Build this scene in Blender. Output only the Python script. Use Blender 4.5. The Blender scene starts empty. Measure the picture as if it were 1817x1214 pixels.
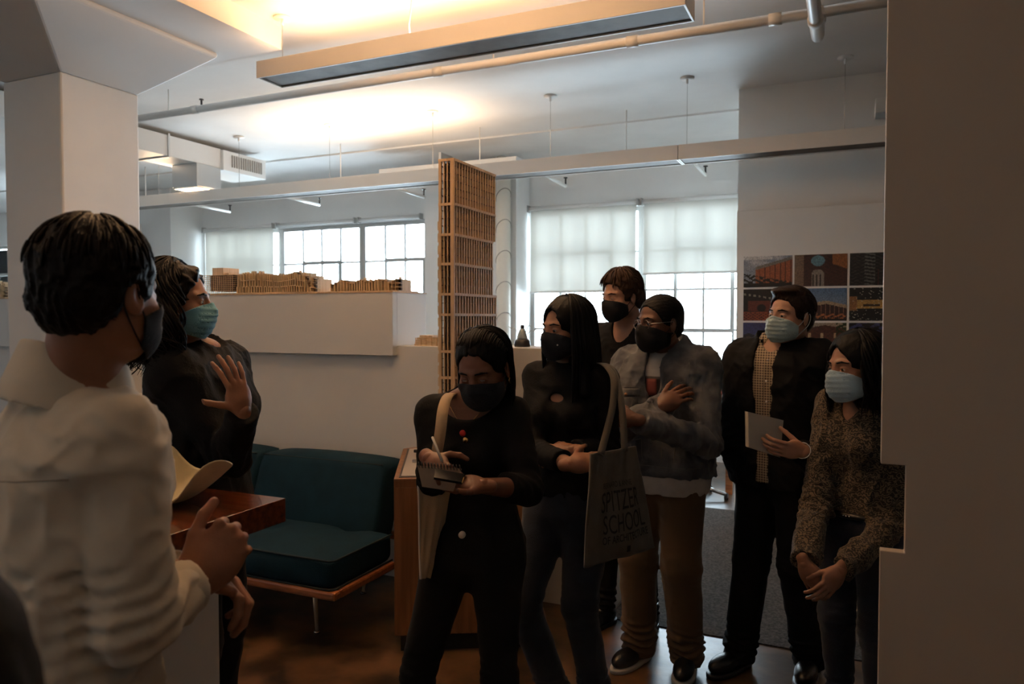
import bpy, bmesh, math, random
import numpy as np
from mathutils import Vector, Matrix
R = math.radians
SC = bpy.context.scene
COL = SC.collection
random.seed(4)

# ------------------------------------------------------------ camera, sky, lights, exposure
cam = bpy.data.cameras.new('camera'); camo = bpy.data.objects.new('camera', cam); COL.objects.link(camo)
camo.location = (0, 0, 1.6); camo.rotation_euler = (R(90-1.81), 0, R(24.4))
cam.sensor_width = 36; cam.lens = 26.35; cam.clip_start = .02
cam.dof.use_dof = True; cam.dof.focus_distance = 2.7; cam.dof.aperture_fstop = 4.5
SC.camera = camo
vs = SC.view_settings
vs.view_transform = 'Standard'; vs.look = 'None'; vs.gamma = 1; vs.use_curve_mapping = False
vs.exposure = EXPO = 0.0
world = bpy.data.worlds.new('overcast'); SC.world = world; world.use_nodes = True
bg = world.node_tree.nodes['Background']; bg.inputs[0].default_value = (.74, .87, 1, 1); bg.inputs[1].default_value = 25

def area_light(name, loc, size, power, color, rot=(0, 0, 0), portal=False):
    l = bpy.data.lights.new(name, 'AREA'); l.shape = 'RECTANGLE'; l.size, l.size_y = size
    l.energy = power; l.color = color
    if portal: l.cycles.is_portal = True
    o = bpy.data.objects.new(name, l); COL.objects.link(o); o.location = loc; o.rotation_euler = rot
    return o
# window openings of the far wall, x0..x1 (sill .75, head 2.9)
BAYS = [(-14.6, -10.3), (-8.99, -5.11), (-3.63, -.83), (.5, 4.4)]
for a, b in BAYS:
    area_light('window_portal', ((a+b)/2, 8.75, 1.83), (b-a, 2.15), 1, (1, 1, 1), (R(90), 0, R(180)), True)

# ------------------------------------------------------------ materials
MATS = {}
def mat(name, col, rough=.6, metal=0, bump=0, bs=60, var=0, vs_=6, coat=0, sheen=0, emit=0, spec=.5, scale=(1, 1, 1), col2=None):
    if name in MATS: return MATS[name]
    m = bpy.data.materials.new(name); m.use_nodes = True; MATS[name] = m
    nt = m.node_tree; N = nt.nodes; L = nt.links; b = N['Principled BSDF']
    b.inputs['Base Color'].default_value = (*col, 1); b.inputs['Roughness'].default_value = rough
    b.inputs['Metallic'].default_value = metal; b.inputs['Coat Weight'].default_value = coat
    b.inputs['Sheen Weight'].default_value = sheen; b.inputs['Specular IOR Level'].default_value = spec
    if emit:
        b.inputs['Emission Color'].default_value = (*col, 1); b.inputs['Emission Strength'].default_value = emit
    if bump or var:
        tc = N.new('ShaderNodeTexCoord'); mp = N.new('ShaderNodeMapping'); L.new(tc.outputs['Object'], mp.inputs[0]); mp.inputs['Scale'].default_value = scale
    if bump:
        n = N.new('ShaderNodeTexNoise'); n.inputs['Scale'].default_value = bs; n.inputs['Detail'].default_value = 4; L.new(mp.outputs[0], n.inputs[0])
        bp = N.new('ShaderNodeBump'); bp.inputs['Strength'].default_value = bump; bp.inputs['Distance'].default_value = .004
        L.new(n.outputs[0], bp.inputs['Height']); L.new(bp.outputs[0], b.inputs['Normal'])
    if var:
        n2 = N.new('ShaderNodeTexNoise'); n2.inputs['Scale'].default_value = vs_; n2.inputs['Detail'].default_value = 6; L.new(mp.outputs[0], n2.inputs[0])
        cr = N.new('ShaderNodeValToRGB'); c2 = col2 or tuple(c*(1-var) for c in col)
        cr.color_ramp.elements[0].position = .38; cr.color_ramp.elements[1].position = .62
        cr.color_ramp.elements[0].color = (*c2, 1); cr.color_ramp.elements[1].color = (*col, 1)
        L.new(n2.outputs[0], cr.inputs[0]); L.new(cr.outputs[0], b.inputs['Base Color'])
    return m
white = mat('white_paint', (.72, .71, .69), .55, bump=.12, bs=18, var=.04, vs_=2)
ceilm = mat('ceiling_paint', (.74, .73, .71), .7, bump=.6, bs=7, var=.07, vs_=1.5)
whmetal = mat('white_enamel', (.72, .71, .69), .35)
fixm = mat('fixture_enamel', (.66, .62, .57), .4)
pipem = mat('pipe_paint', (.68, .66, .62), .35, bump=.1, bs=40)
mirror = mat('specular_reflector', (.15, .125, .105), .5, 0, bump=.3, bs=9, var=.35, vs_=5, spec=.05)
dark = mat('black_plastic', (.012, .012, .013), .4)
steel = mat('window_steel', (.42, .41, .39), .45, bump=.1)
chrome = mat('brushed_metal', (.55, .54, .52), .25, 1)
galv = mat('galvanised_sheet', (.55, .56, .56), .38, .8, bump=.15, bs=9)

def glass_mat():
    m = bpy.data.materials.new('window_glass'); m.use_nodes = True; nt = m.node_tree; N = nt.nodes; L = nt.links
    N.remove(N['Principled BSDF']); o = N['Material Output']
    t = N.new('ShaderNodeBsdfTransparent'); t.inputs[0].default_value = (.95, .98, .98, 1); g = N.new('ShaderNodeBsdfGlossy'); g.inputs['Roughness'].default_value = .02
    f = N.new('ShaderNodeFresnel'); f.inputs[0].default_value = 1.45; x = N.new('ShaderNodeMixShader')
    L.new(f.outputs[0], x.inputs[0]); L.new(t.outputs[0], x.inputs[1]); L.new(g.outputs[0], x.inputs[2]); L.new(x.outputs[0], o.inputs[0]); return m
glass = glass_mat()
def blind_mat():
    m = bpy.data.materials.new('blind_cloth'); m.use_nodes = True; nt = m.node_tree; N = nt.nodes; L = nt.links
    N.remove(N['Principled BSDF']); o = N['Material Output']
    d = N.new('ShaderNodeBsdfDiffuse'); d.inputs[0].default_value = (.78, .78, .74, 1); t = N.new('ShaderNodeBsdfTranslucent'); t.inputs[0].default_value = (.150, .138, .116, 1)
    tr = N.new('ShaderNodeBsdfTransparent'); x = N.new('ShaderNodeMixShader'); x.inputs[0].default_value = .45
    y = N.new('ShaderNodeMixShader'); y.inputs[0].default_value = .006
    L.new(d.outputs[0], x.inputs[1]); L.new(t.outputs[0], x.inputs[2]); L.new(x.outputs[0], y.inputs[1]); L.new(tr.outputs[0], y.inputs[2]); L.new(y.outputs[0], o.inputs[0]); return m
blindm = blind_mat()
def floor_mat():
    m = mat('stained_concrete', (.16, .085, .04), .28, bump=.25, bs=14, var=.8, vs_=3.2, col2=(.022, .014, .01)); return m
floorm = floor_mat()
def wood_mat(name, c1, c2, rough=.4, sc=(1, 14, 14), coat=0, vs_=3):
    m = mat(name, c1, rough, bump=.1, bs=30, var=.5, vs_=vs_, scale=sc, col2=c2, coat=coat); return m
tablewood = wood_mat('rosewood_slab', (.17, .042, .014), (.075, .017, .006), .16, (1.5, 16, 16), .6)
oak = wood_mat('oak_veneer', (.27, .12, .05), (.19, .08, .03), .45, (12, 12, .8))
basswood = wood_mat('basswood', (.66, .46, .28), (.54, .36, .20), .6, (20, 20, 2))
basswood_pale = wood_mat('pale_basswood', (.68, .53, .35), (.56, .42, .26), .6, (20, 20, 2))
sofawood = wood_mat('sofa_teak', (.36, .13, .045), (.22, .07, .02), .35, (2, 16, 16))
teal = mat('teal_velvet', (.003, .025, .045), .8, bump=.25, bs=150, var=.25, vs_=9, spec=.2)
tealpipe = mat('teal_piping', (.003, .012, .018), .8)
carpet = mat('grey_carpet', (.10, .088, .076), .95, bump=1.0, bs=160, var=.7, vs_=70)

# ------------------------------------------------------------ object helpers
def props(o, label=None, cat=None, group=None, kind=None):
    if label: o['label'] = label
    if cat: o['category'] = cat
    if group: o['group'] = group
    if kind: o['kind'] = kind
    return o
def empty(name, loc, label=None, cat=None, group=None, rz=0):
    o = bpy.data.objects.new(name, None); COL.objects.link(o); o.location = loc; o.rotation_euler = (0, 0, rz); o.empty_display_size = .1
    return props(o, label, cat, group)
def obj(name, bm, m, parent=None, smooth=False, bevel=0, world=True):
    """bmesh in world coordinates -> one mesh object (shifted into its parent's frame)"""
    me = bpy.data.meshes.new(name); bm.to_mesh(me); bm.free()
    if m is not None:
        for x in (m if isinstance(m, (list, tuple)) else [m]): me.materials.append(x)
    o = bpy.data.objects.new(name, me); COL.objects.link(o)
    if smooth:
        me.polygons.foreach_set('use_smooth', [True]*len(me.polygons))
    if parent is not None:
        o.parent = parent
        if world:
            M = Matrix.Identity(4); q = parent
            while q is not None:
                M = Matrix.LocRotScale(q.location, q.rotation_euler, q.scale) @ M; q = q.parent
            me.transform(M.inverted())
    if bevel:
        b = o.modifiers.new('bevel', 'BEVEL'); b.width = bevel; b.segments = 2; b.limit_method = 'ANGLE'
    return o
def box(bm, a, b, rz=0, piv=None, mi=0):
    c = [(a[i]+b[i])/2 for i in range(3)]; s = [abs(b[i]-a[i]) for i in range(3)]
    r = bmesh.ops.create_cube(bm, size=1, matrix=Matrix.Translation(c) @ Matrix.Rotation(rz, 4, 'Z') @ Matrix.Diagonal((*s, 1)))
    for v in r['verts']:
        for f in v.link_faces: f.material_index = mi
    return r['verts']
def B(*boxes):
    bm = bmesh.new()
    for a, b in boxes: box(bm, a, b)
    return bm
def cyl(bm, a, b, r, r2=None, n=16):
    a = Vector(a); b = Vector(b); d = b-a
    q = d.to_track_quat('Z', 'Y').to_matrix().to_4x4()
    return bmesh.ops.create_cone(bm, cap_ends=True, segments=n, radius1=r, radius2=r if r2 is None else r2, depth=d.length, matrix=Matrix.Translation((a+b)/2) @ q)['verts']
def C_(*cs, n=16):
    bm = bmesh.new()
    for c in cs: cyl(bm, *c, n=n)
    return bm
def tube(bm, pts, r, n=8, r_end=None):
    pts = [Vector(p) for p in pts]; rings = []; m = len(pts)
    ref = Vector((0, 0, 1))
    if abs((pts[-1]-pts[0]).normalized().z) > .95: ref = Vector((1, 0, 0))
    for i, p in enumerate(pts):
        t = (pts[min(i+1, m-1)]-pts[max(i-1, 0)]).normalized(); u = t.cross(ref).normalized(); w = u.cross(t)
        rr = r if r_end is None else r+(r_end-r)*i/(m-1)
        rings.append([bm.verts.new(p+(u*math.cos(2*math.pi*k/n)+w*math.sin(2*math.pi*k/n))*rr) for k in range(n)])
    for i in range(m-1):
        for k in range(n):
            bm.faces.new((rings[i][k], rings[i][(k+1) % n], rings[i+1][(k+1) % n], rings[i+1][k]))
    bm.faces.new(rings[0][::-1]); bm.faces.new(rings[-1])
def ball(bm, c, r, n=16, s=(1, 1, 1)):
    return bmesh.ops.create_uvsphere(bm, u_segments=n, v_segments=max(6, n//2), radius=r, matrix=Matrix.Translation(c) @ Matrix.Diagonal((*s, 1)))['verts']
def copy_tree(o, parent=None):
    c = o.copy(); COL.objects.link(c); c.parent = parent
    for ch in list(o.children): copy_tree(ch, c)
    return c
def struct(name, bm, m, parent=None, **k):
    o = obj(name, bm, m, parent, **k)
    if parent is None: o['kind'] = 'structure'
    return o

# ------------------------------------------------------------ room shell
XL, XR, YB, YF, ZC = -15, 3.2, -3.0, 8.5, 3.5
struct('floor', B(((XL, YB, -.1), (XR, YF+.3, 0))), floorm)
struct('ceiling', B(((XL, YB, ZC), (XR, YF+.3, ZC+.15)), ((XL, 7.1, ZC-.016), (XR, YF+.3, ZC)),
    ((-5.35, 1.9, 3.35), (-3.41, 3.88, ZC))), ceilm)
HEAD, SILL = 2.9, .75
segs = []; x = XL
for a, b in BAYS:
    segs.append(((x, YF, 0), (a, YF+.25, ZC))); segs.append(((a, YF, HEAD), (b, YF+.25, ZC))); segs.append(((a, YF, 0), (b, YF+.25, SILL))); x = b
segs.append(((x, YF, 0), (XR, YF+.25, ZC)))
struct('wall_front', B(*segs), white)
struct('wall_back', B(((XL, YB-.15, 0), (XR, YB, ZC))), white)
struct('wall_left', B(((XL-.15, YB, 0), (XL, YF+.3, ZC))), white)
struct('wall_right', B(((XR, YB, 0), (XR+.15, YF+.3, ZC))), white)
# pilasters on the window wall
struct('trim_1', B(((-4.87, 8.1, 0), (-3.62, YF, ZC))), white)
struct('trim_2', B(((-10.3, 7.9, 0), (-9.02, YF, ZC))), white)
struct('trim_3', B(((-.80, 8.1, 0), (.45, YF, ZC))), white)
# window sills
for i, (a, b) in enumerate(BAYS):
    struct('trim_%d' % (4+i), B(((a, YF-.06, SILL-.04), (b, YF+.2, SILL))), whmetal, bevel=.004)
# poster wall with a thicker lower facing
pw = struct('wall_poster', B(((-0.880, 6.500, 2.843)[:2] + (0,), (XR, 6.75, ZC-.0))), white)
PW0 = (-0.872, 6.400, 2.433)
struct('wall_facing', B(((PW0[0], 6.40, 0), (.32, 6.5, 2.48))), white, pw, bevel=.002)
struct('wall_facing', B(((.325, 6.40, 0), (2.2, 6.5, 2.48))), white, pw, bevel=.002)
# low partition wall
LW = 3.88
low = struct('wall_partition', B(((-8.4, LW, 0), (-1.17, LW+.36, 1.432))), white, bevel=.003)
# right hand partition with its square notch, seen close up
bm = bmesh.new()
yv = 2.2
eu = (0.074, 2.200, 1.548)[0]; el = (0.075, 2.200, 0.812)[0]; en = (0.133, 2.200, 1.098)[0]
prof = [(el, 0), (el, .984), (en, .984), (en, 1.215), (eu, 1.215), (eu, ZC), (XR, ZC), (XR, 0)]
prof = [(a, z) for a, z in prof]
f0 = [bm.verts.new((a, yv, z)) for a, z in prof]; f1 = [bm.verts.new((a, yv+.035, z)) for a, z in prof]
bm.faces.new(f0); bm.faces.new(f1[::-1]); n = len(prof)
for i in range(n): bm.faces.new((f0[i], f1[i], f1[(i+1) % n], f0[(i+1) % n]))
bmesh.ops.recalc_face_normals(bm, faces=bm.faces)
struct('wall_notched', bm, mat('shaded_white_paint', (.43, .37, .31), .6, bump=.08, bs=20, var=.04, vs_=1.5), bevel=.0025)  # white panel, the shade on its unlit face put into the colour
# grey carpet strip beyond the low partition
bm = bmesh.new(); box(bm, (-1.16, 3.81, 0), (3.0, 6.39, .006)); box(bm, (-8.2, 4.26, 0), (-1.16, 6.4, .006)); o = obj('carpet', bm, carpet); props(o, 'grey flecked carpet on the floor between the group and the window desk', 'carpet')
o['kind'] = 'stuff'

# ------------------------------------------------------------ column with flared capital
cb = bmesh.new()
X0, X1, Y0, Y1, ZB = -4.86, -4.32, 3.0, 3.54, 3.075
box(cb, (X0, Y0, 0), (X1, Y1, ZB))
lo = [(X0, Y0), (X1, Y0), (X1, Y1), (X0, Y1)]; hi = [(X0-.45, Y0-.5), (X1+.48, Y0-.5), (X1+.48, Y1+.22), (X0-.45, Y1+.22)]
v0 = [cb.verts.new((*p, ZB)) for p in lo]; v1 = [cb.verts.new((*p, 3.32)) for p in hi]; v2 = [cb.verts.new((*p, 3.352)) for p in hi]
for a, b in ((v0, v1), (v1, v2)):
    for i in range(4): cb.faces.new((a[i], a[(i+1) % 4], b[(i+1) % 4], b[i]))
cb.faces.new(v0[::-1]); cb.faces.new(v2); bmesh.ops.recalc_face_normals(cb, faces=cb.faces)
struct('trim_8', cb, white, bevel=.012)

# ------------------------------------------------------------ steel windows
glass_me = {}
def pane_obj(parent, w, h, loc):
    k = (round(w, 3), round(h, 3))
    if k not in glass_me:
        bm = B(((-w/2, -.002, -h/2), (w/2, .002, h/2))); me = bpy.data.meshes.new('pane'); bm.to_mesh(me); bm.free(); me.materials.append(glass); glass_me[k] = me
    o = bpy.data.objects.new('pane', glass_me[k]); COL.objects.link(o); o.parent = parent; o.location = loc
rows = [.75, 1.0, 1.47, 1.93, 2.38, 2.9]
def window(i, x0, x1, cols):
    root = empty('window_%d' % i, (x0, YF+.1, 0)); root['kind'] = 'structure'
    fr = obj('window_frame', B(((x0, YF+.07, .75), (x0+.05, YF+.15, 2.9)), ((x1-.05, YF+.07, .75), (x1, YF+.15, 2.9)), ((x0+.05, YF+.07, 2.85), (x1-.05, YF+.15, 2.9)), ((x0+.05, YF+.07, .75), (x1-.05, YF+.15, .8))), steel, root, bevel=.004)
    w = (x1-x0-.1)/cols
    for c in range(1, cols): obj('muntin', B(((x0+.05+c*w-.012, YF+.09, .8), (x0+.05+c*w+.012, YF+.13, 2.85))), steel, root)
    for z in rows[1:-1]: obj('muntin', B(((x0+.05, YF+.085, z-.012), (x1-.05, YF+.135, z+.012))), steel, root)
    # the heavier opening sash in the middle
    a, b = x0+.05+(w if cols > 2 else 0), x0+.05+min(cols, 3)*w; t = .03
    obj('sash', B(((a, YF+.075, 1.47-t), (a+t, YF+.145, 2.38+t)), ((b-t, YF+.075, 1.47-t), (b, YF+.145, 2.38+t)), ((a+t, YF+.075, 2.38-t/2), (b-t, YF+.145, 2.38+t)), ((a+t, YF+.075, 1.47-t), (b-t, YF+.145, 1.47+t/2))), steel, root)
    for c in range(cols):
        for r in range(5):
            z0 = max(rows[r], .8); z1 = min(rows[r+1], 2.85)
            pane_obj(root, w-.024, z1-z0-.024, (.05+(c+.5)*w, .012, (z0+z1)/2))
    return root
units = [(-14.6, -13.17, 4), (-13.17, -11.74, 4), (-11.74, -10.3, 4), (-8.99, -7.57, 4), (-7.57, -6.15, 4), (-6.15, -5.11, 3), (-3.63, -2.23, 4), (-2.23, -.83, 4), (.5, 1.8, 4), (1.8, 3.1, 4)]
for i, (a, b, c) in enumerate(units): window(i+1, a, b, c)

# ------------------------------------------------------------ roller blinds
def blind(x0, x1, drop, label, yo=0):
    r = empty('roller_blind', ((x0+x1)/2, YF-.05, HEAD), label, 'blind', 'white roller blinds on the steel windows')
    obj('roller', C_(((x0+.02, YF-.05, HEAD+.03), (x1-.02, YF-.05, HEAD+.03), .024)), whmetal, r, True)
    for xx in (x0+.01, x1-.01): obj('bracket', B(((xx-.006, YF-.085, HEAD-.01), (xx+.006, YF, HEAD+.07))), steel, r)
    if drop < HEAD-.1:
        bm = bmesh.new(); n = 14; vv = [[], []]
        for k in range(n+1):
            t = k/n; xx = x0+.03+(x1-x0-.06)*t; yy = YF-.03+.006*math.sin(t*9+x0*5)
            for j, z in enumerate((HEAD+.02, drop)): vv[j].append(bm.verts.new((xx, yy-.004*j, z)))
        for k in range(n): bm.faces.new((vv[0][k], vv[0][k+1], vv[1][k+1], vv[1][k]))
        obj('blind_cloth', bm, blindm, r, True)
        obj('hem_bar', B(((x0+.03, YF-.045, drop-.025), (x1-.03, YF-.025, drop))), whmetal, r)
blind(-8.97, -7.60, .85, 'white blind pulled fully down at left of the far left windows')
blind(-7.55, -6.17, 2.84, 'rolled up white blind over the four pane window behind the wooden models')
blind(-6.13, -5.13, 2.84, 'rolled up white blind over the three pane window beside the white pier')
blind(-3.62, -2.245, 1.93, 'longer half lowered white blind beside the wrapped pipe')
blind(-2.215, -.84, 2.12, 'shorter half lowered white blind next to the poster wall')
blind(-13.15, -11.76, 2.2, 'white blind seen in the gap left of the square column')

# ------------------------------------------------------------ linear pendants
def pendant(x0, x1, y0, y1, z0, z1, label, wires, lit, cable=None, tint=None):
    r = empty('pendant_light', ((x0+x1)/2, (y0+y1)/2, z1), label, 'pendant light')
    t = .012
    obj('housing', B(((x0, y0, z0), (x1, y0+t, z1)), ((x0, y1-t, z0), (x1, y1, z1)), ((x0, y0+t, z0), (x0+t, y1-t, z1)), ((x1-t, y0+t, z0), (x1, y1-t, z1))), fixm, r, bevel=.002)
    obj('reflector', B(((x0+t, y0+t, z0+.008), (x1-t, y1-t, z0+.02))), mirror, r)
    for xx in wires:
        obj('suspension_wire', C_(((xx, (y0+y1)/2, z1-.03), (xx, (y0+y1)/2, ZC), .0025), n=6), chrome, r)
        obj('canopy', C_(((xx, (y0+y1)/2, ZC-.012), (xx, (y0+y1)/2, ZC), .055), ((xx, (y0+y1)/2, ZC-.05), (xx, (y0+y1)/2, ZC-.012), .009)), whmetal, r, True)
    if cable: 
        bm = bmesh.new(); tube(bm, cable, .005, 8); obj('power_cable', bm, whmetal, r, True)
    for a, b, pw in lit:
        obj('lamp_tube', C_(((a, (y0+y1)/2, z1-.035), (b, (y0+y1)/2, z1-.035), .012)), mat('warm_tube', (1, .72, .42), .5, emit=2.5), r, True)
        area_light('pendant_uplight', ((a+b)/2, (y0+y1)/2, z1-.012), (b-a, y1-y0-.04), pw, tint or WARM, (R(180), 0, 0))
    return r
WARM = (1, .56, .26); PALE = (1, .70, .45)
pendant(-3.41, -.745, 3.65, 3.88, 3.10, 3.205, 'near warm linear pendant with mirror underside hanging below the sprinkler pipe', [-3.3, -.9], [(-3.3, -.85, 33)],
        [(-2.35, 3.76, 3.19), (-2.36, 3.76, 3.3), (-2.345, 3.76, 3.4), (-2.34, 3.76, 3.5)])
pendant(-7.9, -1.26, 5.91, 6.13, 2.84, 2.955, 'long far pendant running behind the tall wooden tower model', [-7.05, -5.87, -4.70, -3.53, -2.37], [(-7.3, -6.3, 16), (-5.1, -3.3, 34)], tint=PALE)
pendant(-1.255, 2.9, 5.91, 6.13, 2.84, 2.955, 'unlit far pendant reaching over the poster wall', [-1.21, -.07, 1.1], [])
pendant(-2.55, -.4, 2.45, 2.68, 3.10, 3.205, 'added unseen warm pendant above the group, brightening the near walls', [-2.45, -.5], [(-2.5, -1.3, 95)])  # out of view, added to brighten the column, partition and near walls
# pendants behind the photographer light this side of the room
pendant(-5.5, -2.0, -.6, -.37, 3.05, 3.155, 'warm pendant behind the photographer on the left', [-5.3, -2.2], [(-5.4, -2.1, 34)])
pendant(-.5, 2.6, -.6, -.37, 3.05, 3.155, 'warm pendant behind the photographer on the right', [-.3, 2.4], [(-.4, 2.5, 7)])

# ------------------------------------------------------------ pipes
def pipe(name, label, segs_, r, joints, cat='pipe', hangers=()):
    bm = bmesh.new(); 
    for s in segs_: tube(bm, s, r, 16)
    root = obj(name, bm, pipem, None, True); props(root, label, cat)
    for a, b, rr in joints: obj('coupling', C_((a, b, rr)), pipem, root, True)
    for p in hangers:
        obj('hanger', C_((p, (p[0], p[1], ZC), .005), n=8), pipem, root, True)
    return root
PY = 4.55; PZ = 3.3
pr = pipe('sprinkler_pipe', 'long cream sprinkler pipe running beneath the ceiling behind the near pendant', [[(-6.2, PY, PZ), (1.9, PY, PZ)]], .030,
     [((x-.035, PY, PZ), (x+.035, PY, PZ), .035) for x in (-4.9, -2.62, -1.25, -.42, -.2, .3)], hangers=[(-2.2, PY, PZ), (-.82, PY, PZ), (-5.2, PY, PZ)])
obj('sprinkler_head', C_(((-4.83, PY, PZ), (-4.83, PY, PZ+.075), .008), ((-4.83, PY, PZ+.07), (-4.83, PY, PZ+.078), .018)), dark, pr)
dp = pipe('drain_pipe', 'thick cream drain pipe ending in an elbow under the ceiling', [[(-.2, .2, 3.22), (-.2, 4.55, 3.20), (-.2, 4.66, 3.208), (-.2, 4.73, 3.24), (-.2, 4.76, 3.32), (-.2, 4.76, 3.495)]], .034,
     [((-.2, 4.36, 3.201), (-.2, 4.41, 3.2), .041), ((-.2, 4.76, 3.32), (-.2, 4.76, 3.37), .041), ((-.2, 3.4, 3.205), (-.2, 3.45, 3.205), .041)])
mp = pipe('sprinkler_main', 'thin white sprinkler main running beyond the far pendant', [[(-10.5, 6.72, 3.0), (2.9, 6.72, 3.0)]], .02,
     [((x-.03, 6.72, 3), (x+.03, 6.72, 3), .028) for x in (-7.4, -5.95, -4.47, -2.75, -1.31, .05, .9)], hangers=[(x, 6.72, 3) for x in (-8.1, -7.05, -5.1, -3.4, -1.9, -.3)])
for x in (-7.4, -5.95, -4.47, -2.75, -1.31):
    b = obj('branch_pipe', C_(((x, 6.72, 3), (x, 7.42, 2.985), .017)), pipem, mp, True)
    obj('sprinkler_head', C_(((x, 7.42, 2.985), (x, 7.42, 3.07), .009), ((x, 7.42, 3.065), (x, 7.42, 3.075), .022)), dark, mp)
# wrapped riser beside the pier
bm = bmesh.new(); tube(bm, [(-3.74, 8.0, .0), (-3.74, 8.0, 3.5)], .085, 20)
rp = obj('riser_pipe', bm, mat('pipe_wrap', (.74, .70, .62), .6, bump=.4, bs=30), None, True); props(rp, 'thick white wrapped vertical pipe with spiral seams beside the window pier', 'pipe')
for k in range(9):
    bm = bmesh.new(); z = .5+k*.36
    tube(bm, [(-3.74+.088*math.cos(a), 8.0+.088*math.sin(a), z+.05*math.sin(a+2.4)*1.8) for a in [2*math.pi*j/20 for j in range(21)]], .004, 5)
    obj('seam', bm, mat('seam_grey', (.30, .27, .23), .7), rp)
bm = bmesh.new(); tube(bm, [(-9.55, 7.8, 0), (-9.55, 7.8, 2.98)], .035, 14)
o = obj('riser_pipe', bm, pipem, None, True); props(o, 'slim white vertical pipe on the far left pier', 'pipe')
for k in range(6): obj('coupling', C_(((-9.55, 7.8, .4+k*.45), (-9.55, 7.8, .46+k*.45), .045)), pipem, o, True)

# ------------------------------------------------------------ ducts and ceiling fittings
d = empty('air_duct', (-6.5, 5.2, 3.45), 'pale rectangular air duct under the ceiling ending in a grille', 'duct')
obj('duct_body', B(((-6.75, 2.0, 3.24), (-6.31, 6.2, 3.45))), whmetal, d, bevel=.004)
for y in (4.95, 5.5): obj('duct_flange', B(((-6.765, y, 3.225), (-6.295, y+.02, 3.465))), galv, d)
o = obj('grille_box', B(((-6.77, 6.2, 3.22), (-6.27, 6.85, 3.44))), whmetal, d, bevel=.006)
for k in range(14): obj('grille_slat', B(((-6.272, 6.32+k*.034, 3.27), (-6.258, 6.335+k*.034, 3.40))), mat('grille_grey', (.35, .33, .30), .5), d)
d = empty('duct_box', (-6.47, 6.06, 3.2), 'square sheet metal box hanging from the left duct', 'duct box')
obj('box_shell', B(((-6.66, 5.86, 3.0), (-6.30, 6.19, 3.238))), galv, d, bevel=.004)
obj('diffuser', B(((-6.65, 5.87, 2.985), (-6.31, 6.21, 3.0))), mat('diffuser_white', (.85, .82, .75), .4), d)
d = empty('ceiling_duct', (-4.1, 7.5, 3.3), 'flat grey white bar fixed under the far ceiling behind the tower', 'duct')
obj('duct_body', B(((-5.001, 7.300, 3.356)[:1] + (7.3, 3.19), (-3.262, 7.300, 3.359)[:1] + (7.55, 3.32))), whmetal, d, bevel=.005)
obj('duct_strap', B(((-4.2, 7.29, 3.18), (-4.17, 7.56, 3.44))), galv, d)
d = empty('ceiling_speaker', (.1, 7.3, 3.3), 'small grey box under the ceiling above the poster wall', 'ceiling box')
obj('box_shell', B(((0.137, 6.300, 3.144)[:1] + (6.3, 3.14), (.45, 6.49, 3.25))), whmetal, d, bevel=.006)
obj('bracket', B(((.3, 6.36, 3.25), (.34, 6.40, ZC))), whmetal, d)

# ------------------------------------------------------------ box shelf proud of the partition, with the models
BX = -2.53; BZ0, BZ1 = 1.373, 1.757; BY0, BY1 = 3.83, 4.22
bx = empty('display_box', (-5, 4, BZ0), 'long white display box overlapping the top of the low partition', 'display box')
obj('box_body', B(((-8.2, BY0, BZ0), (BX, LW-.001, BZ1)), ((-8.2, LW-.001, 1.4325), (BX, BY1, BZ1))), white, bx, bevel=.002)
obj('top_board', B(((-8.22, BY0-.004, BZ1), (BX+.004, BY1+.004, BZ1+.008))), basswood, bx)

# wooden tower on the oak cabinet
def tower():
    x1, y0, y1, zb, zt = -1.855, 3.37, 3.86, .846, 2.415
    x0 = x1-.085
    r = empty('tower_model', ((x0+x1)/2, (y0+y1)/2, zb), 'tall slender slatted wooden tower model standing on the oak cabinet', 'architectural model')
    H = zt-zb
    bands = [2.415, 2.19, 2.035, 1.885, 1.73, 1.625, 1.435, 1.30, 1.155, 1.02, .90]
    def yend(z): return y1-.035 if 1.74 < z < 2.04 else (y1 if z > 1.7 else y1+.012)
    obj('core', B(((x0+.022, y0+.02, zb), (x1-.022, y1-.055, zt-.02))), mat('model_core_shade', (.02, .012, .008), .7), r)  # core coloured near black, painted shade to deepen the gaps between fins
    for a, b in zip(bands, bands[1:]+[zb]):
        ye = yend((a+b)/2)
        for yy in np.linspace(y0, ye-.006, 17):
            o = obj('fin', B(((x1-.012, yy, b), (x1, yy+.0085, a-.012))), basswood, r)
            obj('fin', B(((x0, yy, b), (x0+.012, yy+.0085, a-.012))), basswood, r) if int(yy*200) % 2 else None
        for xx in np.linspace(x0+.004, x1-.02, 4): obj('fin', B(((xx, y0, b), (xx+.005, y0+.012, a-.012))), basswood, r)
        obj('end_panel', B(((x0+.006, ye-.008, b), (x1-.006, ye-.002, a-.012))), basswood, r)
        obj('floor_band', B(((x0-.003, y0-.003, a-.013), (x1+.003, ye+.003, a))), basswood, r)
        nf = max(2, int((a-b)/.036))
        obj('floor_plates', B(*[((x0+.003, y0+.003, b+(a-b)*k/nf), (x1-.003, ye-.004, b+(a-b)*k/nf+.003)) for k in range(1, nf)]), mat('model_floor_shade', (.07, .04, .025), .5), r)['kind'] = 'stuff'  # plates coloured dark as well, shade painted into the gaps
        obj('glazing', B(((x0+.012, y0+.012, b), (x1-.012, y0+.014, a-.014))), glass, r)
    obj('corner_post', B(((x1-.014, y0-.002, zb), (x1+.002, y0+.012, zt))), basswood, r)
    obj('corner_post', B(((x0-.002, y0-.002, zb), (x0+.012, y0+.012, zt))), basswood, r)
    for k in range(18):
        z = 1.0+k*.062
        obj('side_fin', B(((x0-.012, y0+.004, z), (x0, y0+.03, z+.045))), basswood_pale, r)
tower()

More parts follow.
